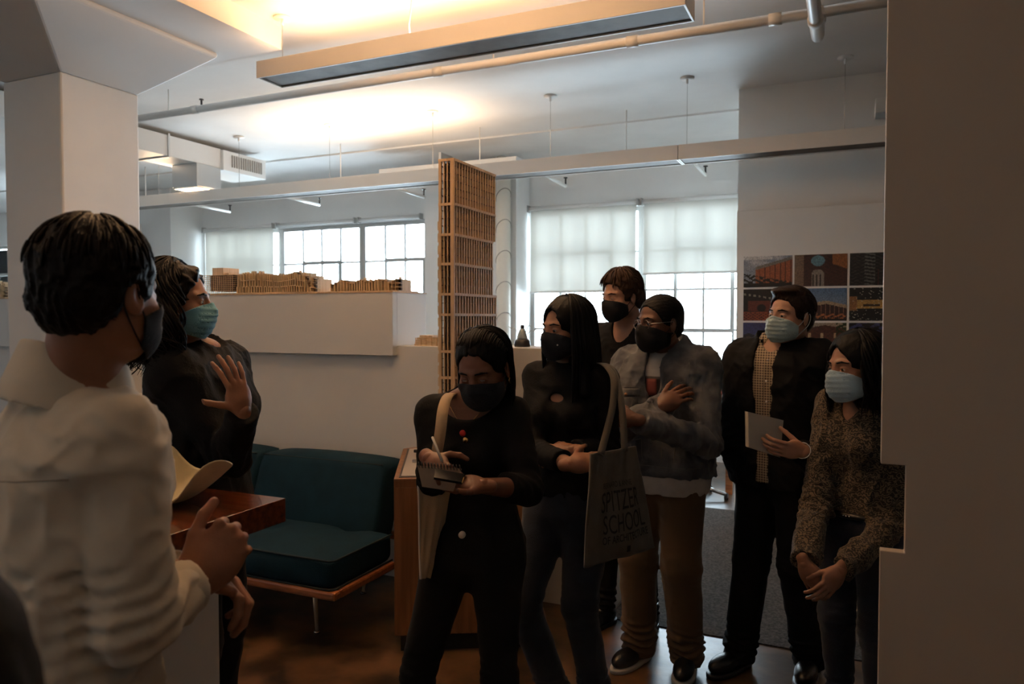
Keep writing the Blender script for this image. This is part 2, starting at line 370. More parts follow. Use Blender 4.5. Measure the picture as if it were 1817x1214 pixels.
def arch_model(x0, x1, y0, y1, label, style, seed):
    rnd = random.Random(seed); z = BZ1+.008; m = basswood_pale if style != 'grid' else basswood
    r = empty('building_model', ((x0+x1)/2, (y0+y1)/2, z), label, 'architectural model')
    obj('base_board', B(((x0-.015, y0-.01, z), (x1+.015, y1+.01, z+.008))), basswood_pale, r)
    zb = z+.008
    if style == 'grid':
        hgt = .125; nx = 15
        obj('core', B(((x0+.05, y0+.02, zb+.018), (x1-.01, y1-.02, zb+hgt-.004))), mat('model_dark', (.13, .085, .06), .7), r)
        for k in range(nx): obj('column', B(((x0+(x1-x0)*k/nx, y0, zb), (x0+(x1-x0)*k/nx+.003, y0+.003, zb+hgt))), m, r)
        for k in range(9):
            zz = zb+.018+(hgt-.018)*k/8
            obj('floor_plate', B(((x0, y0, zz), (x1, y1, zz+.0025))), m, r)
        obj('roof_block', B(((x0+.05, y0+.04, zb+hgt), (x0+.15, y1-.03, zb+hgt+.055))), m, r)
        obj('roof_block', B(((x0+.15, y0+.05, zb+hgt), (x0+.19, y1-.05, zb+hgt+.018))), m, r)
        return
    n = int((x1-x0)/.0215)
    for k in range(n):
        t = k/n; xx = x0+(x1-x0)*t
        if style == 'step':
            h = .13+.012*math.sin(t*9) if t < .78 else .13-.09*(t-.78)/.22*(1 if rnd.random() < .6 else .5)
            yo = .03*math.sin(t*5.5)
        else:
            h = .05+.03*abs(math.sin(t*11))*(.6+.4*rnd.random()); yo = .02*math.sin(t*7)
        lv = 3 if h > .09 else 1
        obj('bay_wall', B(((xx, y0+.01+yo, zb), (xx+.0035, y1-.02, zb+h*.96))), m, r)
        for q in range(lv):
            dy = q*.014; zz = zb+h*(q+1)/lv*.96
            obj('fin', B(((xx, y0+yo+dy, zb), (xx+.0045, y0+yo+dy+.016, zz))), m, r)
            if rnd.random() < .8: obj('balcony', B(((xx, y0+yo+dy-.003, zz-.004), (xx+.021, y0+.03+dy+yo, zz))), m, r)
        obj('infill', B(((xx+.0035, y0+.035+yo, zb), (xx+.021, y0+.05+yo, zb+h*.9))), mat('model_shadow', (.10, .065, .04), .7), r)  # infill coloured dark to paint shade into the gaps between fins
        if rnd.random() < .45: obj('roof_hut', B(((xx, y0+.05, zb+h*.9), (xx+.011, y0+.07, zb+h*.96+.014))), m, r)
    for q in range(5 if style == 'step' else 3):
        zz = zb+.024*q+.02
        obj('terrace', B(((x1-.05-.01*(q % 2), y0-.004, zz), (x1+.012, y0+.05, zz+.003))), m, r)
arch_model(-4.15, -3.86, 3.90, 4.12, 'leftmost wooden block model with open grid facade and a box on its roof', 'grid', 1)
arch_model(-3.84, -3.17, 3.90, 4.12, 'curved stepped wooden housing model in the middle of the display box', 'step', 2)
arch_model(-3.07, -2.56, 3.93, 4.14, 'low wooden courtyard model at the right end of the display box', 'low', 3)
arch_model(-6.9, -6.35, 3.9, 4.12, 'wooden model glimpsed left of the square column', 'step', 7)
r = empty('building_model', (-2.2, 4.0, 1.432), 'flat pale wooden slab model lying on the low partition beside the tower', 'architectural model')
for k in range(4): obj('layer', B(((-2.44+.004*k, 3.93+.003*k, 1.432+.013*k), (-1.98, 4.12, 1.443+.013*k))), basswood_pale, r)
obj('top_piece', B(((-2.42, 3.96, 1.484), (-2.33, 4.08, 1.496))), basswood_pale, r)
for k in range(12): obj('fin', B(((-2.43+k*.037, 3.926, 1.434), (-2.427+k*.037, 3.931, 1.482))), basswood, r)

# ------------------------------------------------------------ oak cabinet
cv = [(-1.96, 2.97), (-1.36, 3.305), (-1.66, 3.87), (-2.28, 3.87), (-2.375, 3.70)]
def prism(pts, z0, z1):
    bm = bmesh.new(); a = [bm.verts.new((*p, z0)) for p in pts]; b = [bm.verts.new((*p, z1)) for p in pts]
    bm.faces.new(a[::-1]); bm.faces.new(b)
    for i in range(len(pts)): bm.faces.new((a[i], a[(i+1) % len(pts)], b[(i+1) % len(pts)], b[i]))
    bmesh.ops.recalc_face_normals(bm, faces=bm.faces); return bm
def inset(pts, t, cx=None):
    c = Vector((sum(p[0] for p in pts)/len(pts), sum(p[1] for p in pts)/len(pts)))
    return [tuple(Vector(p)+(c-Vector(p)).normalized()*t) for p in pts]
cab = empty('oak_cabinet', (-1.9, 3.4, 0), 'oak cabinet with grey inset top standing in front of the low partition', 'cabinet')
obj('cabinet_body', prism(cv, .09, .835), oak, cab, bevel=.003)
obj('plinth', prism(inset(cv, .05), 0, .09), dark, cab)
obj('top_rim', prism(cv, .835, .8405), oak, cab)
obj('recess', prism(inset(cv, .04), .8405, .842), dark, cab)
obj('inset_top', prism(inset(cv, .058), .842, .846), mat('grey_laminate', (.42, .38, .34), .35), cab)
u = Vector((.873, .488, 0)); 
p0 = Vector((-1.96, 2.97, .73))+u*.13-Vector((-u.y, u.x, 0))*.0
obj('finger_hole', C_((p0-Vector((-u.y, u.x, 0))*.002, p0+Vector((-u.y, u.x, 0))*.004, .016)), dark, cab)
seam = Vector((-1.96, 2.97, 0))+u*.34
obj('door', B(((-.165, -.004, .1), (.165, .006, .8))), oak, cab, world=False)
for nm, s in (('door', .17), ('door', .515)):
    pass
dd = [o for o in cab.children if o.name.startswith('door')][0]; dd.location = Vector((-1.96, 2.97, 0))+u*.17-cab.location+Vector((0, 0, 0)); dd.rotation_euler = (0, 0, math.atan2(u.y, u.x))
d2 = dd.copy(); COL.objects.link(d2); d2.parent = cab; d2.location = Vector((-1.96, 2.97, 0))+u*.512-cab.location
# small things on the cabinet
for i, (p, s, m, lab) in enumerate([((-2.224, 3.596, 0.846), .016, 'dark', 'small dark cube on the cabinet top at the back'), ((-2.073, 3.339, 0.846), .016, 'metal', 'small shiny metal cube on the cabinet top at the front'), ((-2.106, 3.445, 0.846), .014, 'dark', 'small dark cube below the green sprig')]):
    o = obj('model_cube', B(((p[0]-s*.6, p[1]-s*.6, .846), (p[0]+s*.6, p[1]+s*.6, .846+s))), dark if m == 'dark' else chrome, None, bevel=.001); props(o, lab, 'cube', 'cubes on the cabinet top')
pp = (-2.090, 3.434, 0.846)
sp = empty('potted_sprig', pp, 'tiny green sprig in a small white pot on the cabinet', 'plant')
obj('pot', C_(((pp[0], pp[1], .846), (pp[0], pp[1], .87), .012, .016)), whmetal, sp, True)
green = mat('leaf_green', (.10, .28, .03), .5, var=.4, vs_=30)
obj('stem', C_(((pp[0], pp[1], .87), (pp[0]+.004, pp[1], .94), .0015), n=6), green, sp)
for k in range(26):
    a = random.uniform(0, 6.3); z = .875+.075*random.random(); bm = bmesh.new(); q = Vector((pp[0], pp[1], z)); dd_ = Vector((math.cos(a), math.sin(a), .5))*random.uniform(.010, .022)
    s = dd_.cross(Vector((0, 0, 1))).normalized()*.006
    bm.faces.new([bm.verts.new(v) for v in (q, q+dd_*.5+s, q+dd_, q+dd_*.5-s)]); obj('leaf', bm, green, sp)

# ------------------------------------------------------------ sofa
def pillow(bm, a, b, puff=.02, n=10, skew=0, tuft=None):
    """closed rounded cushion between corners a and b"""
    a = Vector(a); b = Vector(b); c = (a+b)/2; h = (b-a)/2
    r = bmesh.ops.create_cube(bm, size=2); vs = r['verts']
    bmesh.ops.subdivide_edges(bm, edges=list({e for v in vs for e in v.link_edges}), cuts=n, use_grid_fill=True)
    for v in bm.verts:
        x, y, z = v.co; e = .06
        f = lambda t, o1, o2: t*(1-.035*(abs(t)**8)*(abs(o1)**6+abs(o2)**6))
        x2, y2, z2 = f(x, y, z), f(y, x, z), f(z, x, y)
        bx_ = (1-x*x)*(1-y*y); by_ = (1-x*x)*(1-z*z)
        v.co = Vector((c.x+h.x*x2, c.y+h.y*y2+(puff*by_*(1 if y > 0 else -1) if abs(y) > .99 else 0), c.z+h.z*z2+(puff*bx_*(1 if z > 0 else -1) if abs(z) > .99 else 0)))
        if skew: v.co.y += skew*(z2+1)/2
        if tuft and z > .5:
            for tx, ty in tuft:
                dd = (v.co.x-tx)**2+(v.co.y-ty)**2; v.co.z -= .03*math.exp(-dd/.004)
sofa = empty('sofa', (-3.2, 3.3, 0), 'teal velvet daybed sofa with low teak frame against the partition', 'sofa')
SX0, SX1, SY0, SY1 = -4.28, -2.2, 2.83, 3.84
bm = B(((SX0, SY0, .262), (SX1, SY0+.05, .305)), ((SX1-.05, SY0+.05, .262), (SX1, 3.35, .305)), ((SX0, SY0+.05, .262), (SX0+.05, SY1, .305)), ((SX0, SY1-.05, .262), (SX1-.05, SY1, .305)))
obj('frame', bm, sofawood, sofa, bevel=.012)
for k in range(7): obj('slat', B(((SX0+.1+k*.26, SY0+.05, .27), (SX0+.17+k*.26, SY1-.05, .29))), sofawood, sofa)
tf = [(-2.9, 3.15), (-2.5, 3.35), (-3.3, 3.35), (-2.9, 3.55), (-3.7, 3.15), (-3.9, 3.5)]
for a, b in ((SX0+.02, -3.30), (-3.295, SX1-.02)):
    bm = bmesh.new(); pillow(bm, (a, SY0+.015, .305), (b, 3.365, .45), .02, 14, tuft=tf); cu = obj('seat_cushion', bm, teal, sofa, True)
    bm = bmesh.new()
    for z in (.447, .309):
        tube(bm, [(a+.02, SY0+.012, z), (b-.02, SY0+.012, z), (b-.003, SY0+.03, z), (b-.003, 3.35, z)], .005, 6)
    obj('piping', bm, tealpipe, cu, True)
for a, b in ((SX0+.02, -3.33), (-3.315, -2.40)):
    bm = bmesh.new(); pillow(bm, (a, SY1-.45, .30), (b, SY1-.22, .775), .02, 12, skew=.16); cu = obj('back_cushion', bm, teal, sofa, True)
    bm = bmesh.new(); tube(bm, [(a+.02, SY1-.285, .765), (b-.02, SY1-.285, .765)], .005, 6); obj('piping', bm, tealpipe, cu, True)
brass = mat('pale_leg_metal', (.62, .52, .38), .35, .6)
for x, y, dx in ((-2.50, 3.05, .04), (-4.0, 3.05, -.04), (-2.55, 3.60, -.02), (-4.0, 3.65, -.04)):
    lg = obj('leg', C_(((x+dx, y-.03, .012), (x, y, .265), .008, .016)), brass, sofa, True)
    obj('foot', C_(((x+dx, y-.03, 0), (x+dx, y-.03, .012), .018, .014)), chrome, lg, True)

# ------------------------------------------------------------ high table slab on white pedestal, ceramic bowl
TX, TY, TZ = (-1.429, 1.626, 1.100)
tb = empty('high_table', (-2.3, 1.25, 0), 'high table with a thick glossy red wood slab on a white pedestal', 'table')
obj('tabletop', B(((-3.4, 1.12, TZ-.066), (TX, TY, TZ))), tablewood, tb, bevel=.002)
obj('pedestal', B(((-2.9, 1.16, 0), (-1.511, 1.460, 0.805)[:2]+(TZ-.066,))), white, tb, bevel=.002)
bcen = Vector((-1.68, 1.45, TZ))
bm = bmesh.new(); nr, na = 14, 72; ring = []
for side in (0, 1):
    rr = []
    for i in range(nr+1):
        t = i/nr; row = []
        for k in range(na):
            a = 2*math.pi*k/na
            w = .035*math.sin(3*a+.6)+.02*math.sin(5*a+1.9)+.012*math.sin(2*a-1)
            rad = .84*(.035+.135*t**.9)*(1+.16*math.sin(2*a+.4)*t+.07*math.sin(5*a)*t)
            z = .004+.085*t**1.5+w*t*t*1.0
            z = max(z, .003); 
            row.append(bm.verts.new(bcen+Vector((rad*math.cos(a), rad*math.sin(a), z+(.005 if side else 0)))))
        rr.append(row)
    ring.append(rr)
for side in (0, 1):
    rr = ring[side]
    for i in range(nr):
        for k in range(na): bm.faces.new((rr[i][k], rr[i][(k+1) % na], rr[i+1][(k+1) % na], rr[i+1][k]))
    bm.faces.new(rr[0])
for k in range(na): bm.faces.new((ring[0][nr][k], ring[0][nr][(k+1) % na], ring[1][nr][(k+1) % na], ring[1][nr][k]))
bmesh.ops.recalc_face_normals(bm, faces=bm.faces)
o = obj('ceramic_bowl', bm, mat('cream_glaze', (.62, .53, .33), .4, bump=.2, bs=30, var=.15, vs_=14), None, True); props(o, 'cream ceramic bowl with a torn wavy rim on the high table', 'bowl')

# ------------------------------------------------------------ window desk, plants, chair
dk = empty('window_desk', (-1.5, 7.6, 0), 'long wooden desk below the right hand windows', 'desk')
obj('desktop', B(((-3.4, 6.95, .84), (-.9, 7.75, .88))), sofawood, dk, bevel=.003)
for x in (-3.3, -1.0):
    for y in (7.0, 7.68): obj('leg', B(((x-.03, y-.03, 0), (x+.03, y+.03, .84))), sofawood, dk)
aloe = mat('aloe_green', (.05, .30, .20), .4, var=.3, vs_=20)
def spiky(loc, n, L, label, pot_r, potm, seed):
    rnd = random.Random(seed); r = empty('potted_plant', loc, label, 'plant')
    l = Vector(loc); obj('pot', C_((l, l+Vector((0, 0, pot_r*1.7)), pot_r*.75, pot_r)), potm, r, True)
    obj('soil', C_((l+Vector((0, 0, pot_r*1.7)), l+Vector((0, 0, pot_r*1.71)), pot_r*.9)), mat('soil', (.03, .02, .012), .9), r)
    for k in range(n):
        a = rnd.uniform(0, 6.3); bend = rnd.uniform(.2, 1.1); ln = L*rnd.uniform(.6, 1); bm = bmesh.new(); pts = []
        for j in range(7):
            t = j/6; pts.append(l+Vector((0, 0, pot_r*1.65))+Vector((math.cos(a)*bend*ln*t*(.5+.5*t), math.sin(a)*bend*ln*t*(.5+.5*t), ln*(t-.35*bend*t*t))))
        tube(bm, pts, .011*L/.35, 5, .0015); obj('leaf', bm, aloe, r, True)
terra = mat('terracotta', (.33, .10, .07), .7, bump=.1)
p = (-1.124, 7.300, 0.930); spiky((p[0], 7.3, .88), 22, .34, 'spiky aloe in a red clay pot on the window desk', .10, terra, 3)
p = (-1.663, 7.500, 0.892); spiky((p[0], 7.5, .88), 16, .5, 'taller leafy plant behind the denim jacket on the window desk', .09, terra, 5)
p = (-2.360, 7.350, 0.878); spiky((p[0], 7.35, .88), 14, .60, 'green plant on the window desk behind the two tall women', .09, terra, 6)
ch = empty('office_chair', (-1.25, 6.75, 0), 'dark office chair beside the window desk', 'chair')
cx = ch.location.x
obj('seat', B(((cx-.23, 6.55, .46), (cx+.23, 6.93, .52))), dark, ch, bevel=.02); obj('backrest', B(((cx-.21, 6.50, .58), (cx+.21, 6.54, .92))), dark, ch, bevel=.02)
obj('post', C_(((cx, 6.75, .1), (cx, 6.75, .46), .03)), chrome, ch, True)
for k in range(5): a = k*2*math.pi/5; obj('leg', C_(((cx, 6.75, .11), (cx+.26*math.cos(a), 6.75+.26*math.sin(a), .05), .018)), chrome, ch, True); obj('caster', C_(((cx+.26*math.cos(a)-.015, 6.75+.26*math.sin(a), .03), (cx+.26*math.cos(a)+.015, 6.75+.26*math.sin(a), .03), .03)), dark, ch, True)
# bottle with dark base on the partition
p = (-1.770, 4.050, 1.484); t = empty('glass_cloche', (p[0], 4.05, 1.432), 'glass bottle on a round black base with thin twigs on the white partition', 'ornament')
l = Vector((p[0], 4.05, 1.432))
def lathe(prof, c, n=24):
    bm = bmesh.new(); rings = [[bm.verts.new((c[0]+r*math.cos(2*math.pi*k/n), c[1]+r*math.sin(2*math.pi*k/n), c[2]+z)) for k in range(n)] for r, z in prof]
    for i in range(len(prof)-1):
        for k in range(n): bm.faces.new((rings[i][k], rings[i][(k+1) % n], rings[i+1][(k+1) % n], rings[i+1][k]))
    bm.faces.new(rings[0][::-1]); bm.faces.new(rings[-1]); bmesh.ops.recalc_face_normals(bm, faces=bm.faces); return bm
obj('base', lathe([(.046, 0), (.05, .012), (.045, .035), (.034, .045)], l), dark, t, True)
obj('bottle', lathe([(.033, .046), (.031, .06), (.02, .092), (.011, .108)], l), mat('blue_glass', (.30, .38, .42), .08, spec=.8), t, True)
obj('stopper', lathe([(.010, .108), (.012, .115), (.010, .128)], l), dark, t, True)
bm = bmesh.new()
for s in ((1, .02), (-1, .06), (.6, .10)):
    tube(bm, [l+Vector((.02*s[0], 0, .06)), l+Vector((.05*s[0], .01, .09+s[1]*.3)), l+Vector((.075*s[0], 0, .085+s[1]*.4)), l+Vector((.09*s[0], 0, .12))], .0015, 5)
obj('twigs', bm, mat('twig', (.35, .28, .2), .8), t, True)

# ------------------------------------------------------------ photographic prints on the wall (flat print as vertex colours)
def print_mat():
    m = bpy.data.materials.new('photo_print'); m.use_nodes = True; nt = m.node_tree; a = nt.nodes.new('ShaderNodeAttribute'); a.attribute_name = 'Col'
    b = nt.nodes['Principled BSDF']; nt.links.new(a.outputs[0], b.inputs['Base Color']); b.inputs['Roughness'].default_value = .35; return m
printm = print_mat(); papm = mat('print_edge', (.8, .8, .78), .5)
def photo_print(x0, x1, z0, z1, paint, label, seed):
    nx, nz = 72, 46; rs = np.random.RandomState(seed)
    U, V = np.meshgrid((np.arange(nx)+.5)/nx, (np.arange(nz)+.5)/nz); img = np.zeros((nz, nx, 3)); img[:] = paint(U, V, rs)
    g_ = img.mean(-1, keepdims=True); img = np.clip((g_*.3+img*.7)*.78*(.82+.36*rs.rand(nz, nx, 1)), 0, 1)
    bm = B(((x0, 6.394, z0), (x1, 6.40, z1))); root = obj('photo_print', bm, papm); props(root, label, 'photograph', 'architectural photographs on the poster wall')
    xs = np.linspace(x0, x1, nx+1); zs = np.linspace(z0, z1, nz+1); Xg, Zg = np.meshgrid(xs, zs)
    v = np.stack([Xg, np.full_like(Xg, 6.3935), Zg], -1).reshape(-1, 3); i, j = np.meshgrid(np.arange(nx), np.arange(nz)); a = (j*(nx+1)+i).ravel()
    q = np.stack([a, a+1, a+nx+2, a+nx+1], -1); me = bpy.data.meshes.new('image'); me.from_pydata(v.tolist(), [], q.tolist())
    ca = me.color_attributes.new('Col', 'FLOAT_COLOR', 'CORNER'); c = np.ones((nx*nz, 4, 4)); c[:, :, :3] = (img.reshape(-1, 3)**2.2)[:, None, :]
    ca.data.foreach_set('color', c.ravel()); me.materials.append(printm); o = bpy.data.objects.new('image', me); COL.objects.link(o); o.parent = root
def A_(c): return np.array(c, float)
def W_(m): return m[..., None]
def mixw(img, mask, c): return np.where(W_(mask), A_(c), img)
def nz_(U, V, f, s): return .5+.25*(np.sin(U*f+3*np.sin(V*f*.7+s))+np.sin(V*f*1.3+2*np.sin(U*f*.9+s*2)))
def paint1(U, V, rs):
    im = A_((.55, .62, .72))+W_(nz_(U, V, 9, 1))*A_((.35, .25, .18))*W_(V); roof = .55+.42*U
    im = mixw(im, (V < roof) & (U > .25), (.55, .5, .45)); im = mixw(im, (V < roof-.1) & (U > .25), (.80, .36, .16)); im = mixw(im, (V < roof-.1) & (U > .25) & (np.sin(U*60) > .75), (.5, .2, .1))
    im = mixw(im, (nz_(U, V, 30, 2) > .45) & (V < .45-.3*U), (.12, .12, .05)); im = mixw(im, (V < .13), (.10, .09, .06)); im = mixw(im, (U < .6) & (V > .9), (.93, .93, .93)); return im
def paint2(U, V, rs):
    im = W_(np.ones_like(U))*A_((.26, .12, .07)); im = im+W_(nz_(U, V, 40, 1))*A_((.10, .04, .02))
    im = mixw(im, (U < .18), (.55, .42, .32)); im = mixw(im, (U > .72) & (V > .95-.6*(U-.3)), (.72, .38, .12)); im = mixw(im, ((U-.45)/.13)**2+((V-.8)/.17)**2 < 1, (.35, .62, .72))
    im = mixw(im, (abs(U-.45) < .12) & (V < .38) | (((U-.45)/.12)**2+((V-.38)/.15)**2 < 1), (.60, .55, .50)); im = mixw(im, (abs(U-.45) < .10) & (V < .36) & (np.sin(U*90) > .3), (.2, .13, .1)); return im
def paint3(U, V, rs):
    im = W_(nz_(U, V, 46, 3))*A_((.30, .27, .25)); im = mixw(im, (U > .45) & (V < .5) & (np.sin(U*34) > .2), (.45, .16, .07)); im = mixw(im, (U > .68) & (V < .5) & (V > .9-U*.9), (.80, .36, .15))
    im = mixw(im, (abs(U-.32) < .08) & (np.sin(V*60+U*20) > .1), (.42, .44, .42)); return im
def paint4(U, V, rs):
    im = W_(nz_(U, V, 26, 4))*A_((.12, .09, .07)); im = mixw(im, (abs(V-.85+.25*U) < .03) & (np.sin(U*60) > 0), (.6, .6, .55)); im = mixw(im, (V > .3) & (V < .62) & (U > .1) & (U < .7), (.52, .18, .09))
    im = mixw(im, ((U-.38)/.09)**2+((V-.4)/.12)**2 < 1, (.12, .05, .03)); im = mixw(im, (V < .28), (.70, .27, .10)); im = mixw(im, (V < .28) & (np.sin(U*70)*np.sin(V*70) > .2), (.40, .14, .06)); return im
def paint5(U, V, rs):
    im = A_((.30, .48, .70))+W_(1-V)*A_((.25, .15, .02)); h = .62-.5*np.abs(U-.62)*(np.where(U < .62, .55, .75)); im = mixw(im, V < h, (.75, .62, .45)); im = mixw(im, V < h-.1, (.25, .10, .07))
    im = mixw(im, (V < h-.1) & (np.sin(U*75) > .85), (.6, .4, .3)); im = mixw(im, (V < .22) & (nz_(U, V, 40, 5) > .55), (.85, .45, .2)); im = mixw(im, V < .06, (.15, .10, .08)); return im
def paint6(U, V, rs):
    im = W_(nz_(U, V, 20, 6))*A_((.16, .14, .12)); im = mixw(im, (U > .12) & (U < .62) & (V > .38) & (V < .62), (.80, .58, .22)); im = mixw(im, (U < .12) & (V > .3) & (V < .75), (.65, .40, .18)); im = mixw(im, (abs(U-.35) < .13) & (abs(V-.47) < .04), (.25, .15, .06))
    im = mixw(im, (((U-.35)/.25)**2+((V-.18)/.1)**2 < 1), (.06, .06, .06)); im = mixw(im, (U > .62) & (V < .55) & (V > .3), (.30, .25, .18)); im = mixw(im, (nz_(U, V, 50, 8) > .93), (.8, .78, .7)); return im
def paint7(U, V, rs):
    im = A_((.20, .22, .48))+W_(1-V)*A_((.12, .12, .1)); im = mixw(im, V < .68-.55*np.abs(U-.12), (.10, .09, .10)); im = mixw(im, (V < .58-.55*np.abs(U-.12)), (.42, .26, .16)); im = mixw(im, (V < .56-.55*np.abs(U-.12)) & (np.sin(U*60) > .5), (.20, .13, .1)); return im
def paint8(U, V, rs):
    im = W_(np.ones_like(U))*A_((.34, .17, .11))+W_(nz_(U, V, 36, 9))*A_((.08, .03, .02)); im = mixw(im, (V > .93-.25*np.abs(U-.6)), (.68, .60, .52)); im = mixw(im, (np.sin(U*26) > .8) & (abs(V-.62) < .07), (.80, .68, .48))
    im = mixw(im, (nz_(U, V, 34, 10) > .52) & (V < .42), (.14, .20, .08)); im = mixw(im, (U > .8) & (V > .6) & (nz_(U, V, 30, 3) > .4), (.10, .24, .05)); im = mixw(im, (V < .14), (.62, .56, .48)); im = mixw(im, (nz_(U, V, 60, 2) > .85) & (V < .4), (.55, .5, .65)); return im
def paint9(U, V, rs):
    im = W_(nz_(U, V, 30, 12))*A_((.16, .12, .10)); im = mixw(im, (nz_(U, V, 24, 7) > .55) & (V > .55) & (U < .7), (.26, .28, .55)); im = mixw(im, (U > .3) & (U < .8) & (V > .3) & (V < .5), (.45, .26, .14)); return im
px_ = [(-0.823, 6.390, 2.130)[0], (-0.433, 6.390, 2.117)[0], (-0.031, 6.390, 2.102)[0], .43]
pz_ = [(-0.299, 6.390, 2.112)[2], (-0.296, 6.390, 1.845)[2], (-0.293, 6.390, 1.573)[2], (-0.290, 6.390, 1.292)[2]]
PL = ['print of a long orange brick building under clouds, top left of the grid', 'print of a dark brick hall with arched door, top middle of the grid', 'print of dark interior steelwork with orange light, top right of the grid',
      'print of a dark hall with orange seats, left of the middle row', 'print of a glass canopy building under blue sky, centre of the grid', 'print of a night pavilion with yellow light, right of the middle row',
      'print of a building corner at blue dusk, bottom left of the grid', 'print of a brick courtyard with green bushes, bottom middle of the grid', 'print of a dim crowd scene with blue shapes, bottom right of the grid']
for k, f in enumerate((paint1, paint2, paint3, paint4, paint5, paint6, paint7, paint8, paint9)):
    r_, c_ = divmod(k, 3); photo_print(px_[c_]+.008, px_[c_+1]-.008, pz_[r_+1]+.008, pz_[r_]-.008, f, PL[k], k)

# ============================================================ figures: smooth implicit bodies meshed by surface nets
def nets(f, lo, hi, h):
    lo = np.array(lo, float); hi = np.array(hi, float); nb = np.ceil((hi-lo)/(4*h)).astype(int); n = nb*4
    g = np.stack(np.meshgrid(*[np.arange(k) for k in nb], indexing='ij'), -1).reshape(-1, 3)
    c = lo+(g*4+1.5)*h; v = f(c)
    act = np.abs(v) < 7.0*h+.012
    V = np.repeat(np.repeat(np.repeat(v.reshape(nb), 4, 0), 4, 1), 4, 2)
    off = np.stack(np.meshgrid(*[np.arange(4)]*3, indexing='ij'), -1).reshape(-1, 3)
    gi = (g[act][:, None, :]*4+off[None]).reshape(-1, 3)
    V[gi[:, 0], gi[:, 1], gi[:, 2]] = f(lo+gi*h)
    V[0] = V[-1] = 1; V[:, 0] = V[:, -1] = 1; V[:, :, 0] = V[:, :, -1] = 1
    S = V < 0; m = [k-1 for k in n]
    cnt = np.zeros(m, np.int8); cor = [(i, j, k) for i in (0, 1) for j in (0, 1) for k in (0, 1)]
    for i, j, k in cor: cnt += S[i:m[0]+i, j:m[1]+j, k:m[2]+k]
    cells = np.argwhere((cnt > 0) & (cnt < 8)); idx = -np.ones(m, np.int64); idx[cells[:, 0], cells[:, 1], cells[:, 2]] = np.arange(len(cells))
    P = np.zeros((len(cells), 3)); N = np.zeros(len(cells))
    cv = {q: V[cells[:, 0]+q[0], cells[:, 1]+q[1], cells[:, 2]+q[2]] for q in cor}
    for q in cor:
        for ax in range(3):
            if q[ax] == 0:
                r = list(q); r[ax] = 1; a = cv[q]; b = cv[tuple(r)]; x = (a < 0) != (b < 0); t = np.where(x, a/np.where(a == b, 1, a-b), 0)
                p = np.tile(np.array(q, float), (len(cells), 1)); p[:, ax] += t; P += p*x[:, None]; N += x
    P = lo+(cells+P/N[:, None])*h
    quads = []
    for ax in range(3):
        u, w = [(1, 2), (2, 0), (0, 1)][ax]; sl = [slice(None)]*3; sl2 = [slice(None)]*3; sl[ax] = slice(0, -1); sl2[ax] = slice(1, None)
        e = np.argwhere(S[tuple(sl)] != S[tuple(sl2)]); ok = (e[:, u] > 0) & (e[:, w] > 0) & (e[:, u] < n[u]-1) & (e[:, w] < n[w]-1); e = e[ok]
        ins = S[e[:, 0], e[:, 1], e[:, 2]]
        def I(du, dw):
            q = e.copy(); q[:, u] -= du; q[:, w] -= dw; return idx[q[:, 0], q[:, 1], q[:, 2]]
        Q = np.stack([I(1, 1), I(0, 1), I(0, 0), I(1, 0)], -1); Q[~ins] = Q[~ins][:, ::-1]; quads.append(Q)
    Q = np.concatenate(quads); Q = Q[(Q >= 0).all(1)]
    # light relaxation
    deg = np.zeros(len(P)); 
    for _ in range(1):
        A = np.zeros_like(P); deg[:] = 0
        for k in range(4):
            a = Q[:, k]; b = Q[:, (k+1) % 4]
            for d in range(3): A[:, d] += np.bincount(a, P[b, d], len(P))+np.bincount(b, P[a, d], len(P))
            deg += np.bincount(a, minlength=len(P))+np.bincount(b, minlength=len(P))
        P = P*.5+A/np.maximum(deg, 1)[:, None]*.5
    return P, Q
def mesh_obj(name, parts, m, parent, origin, smooth=True):
    P = np.concatenate([p for p, q in parts])-np.array(origin); o = 0; Q = []
    for p, q in parts: Q.append(q+o); o += len(p)
    Q = np.concatenate(Q); me = bpy.data.meshes.new(name); me.vertices.add(len(P)); me.vertices.foreach_set('co', P.astype(np.float32).ravel())
    me.loops.add(Q.size); me.loops.foreach_set('vertex_index', Q.astype(np.int32).ravel()); me.polygons.add(len(Q))
    me.polygons.foreach_set('loop_start', np.arange(0, Q.size, 4, dtype=np.int32)); me.polygons.foreach_set('use_smooth', np.ones(len(Q), bool))
    me.update(calc_edges=True)
    for x in (m if isinstance(m, (list, tuple)) else [m]): me.materials.append(x)
    ob = bpy.data.objects.new(name, me); COL.objects.link(ob); ob.parent = parent; return ob
V3 = lambda *a: np.array(a, float)
def cone(P, a, b, ra, rb, flat=False):
    a = np.asarray(a, float); b = np.asarray(b, float); ab = b-a; L = math.sqrt(ab@ab)+1e-9; h = ((P-a)@ab)/(L*L); hc = np.clip(h, 0, 1)
    d = np.linalg.norm(P-a-hc[:, None]*ab, axis=1)-(ra+(rb-ra)*hc)
    return np.maximum(d, (h-1)*L) if flat else d
def ell(P, c, r, M=None):
    q = P-np.asarray(c, float)
    if M is not None: q = q@M
    r = np.asarray(r, float); k0 = np.linalg.norm(q/r, axis=1); k1 = np.linalg.norm(q/(r*r), axis=1); return k0*(k0-1)/np.maximum(k1, 1e-6)
def smin(a, b, k=.02):
    h = np.clip(.5+.5*(b-a)/k, 0, 1); return b*(1-h)+a*h-k*h*(1-h)
def smax(a, b, k=.01): return -smin(-a, -b, k)
def rot(yaw=0, pitch=0, roll=0):
    """columns: local x, y (forward), z in world; yaw 0 faces +Y; pitch>0 nods down; roll>0 tilts to the right"""
    return np.array((Matrix.Rotation(yaw, 3, 'Z') @ Matrix.Rotation(-pitch, 3, 'X') @ Matrix.Rotation(roll, 3, 'Y')))
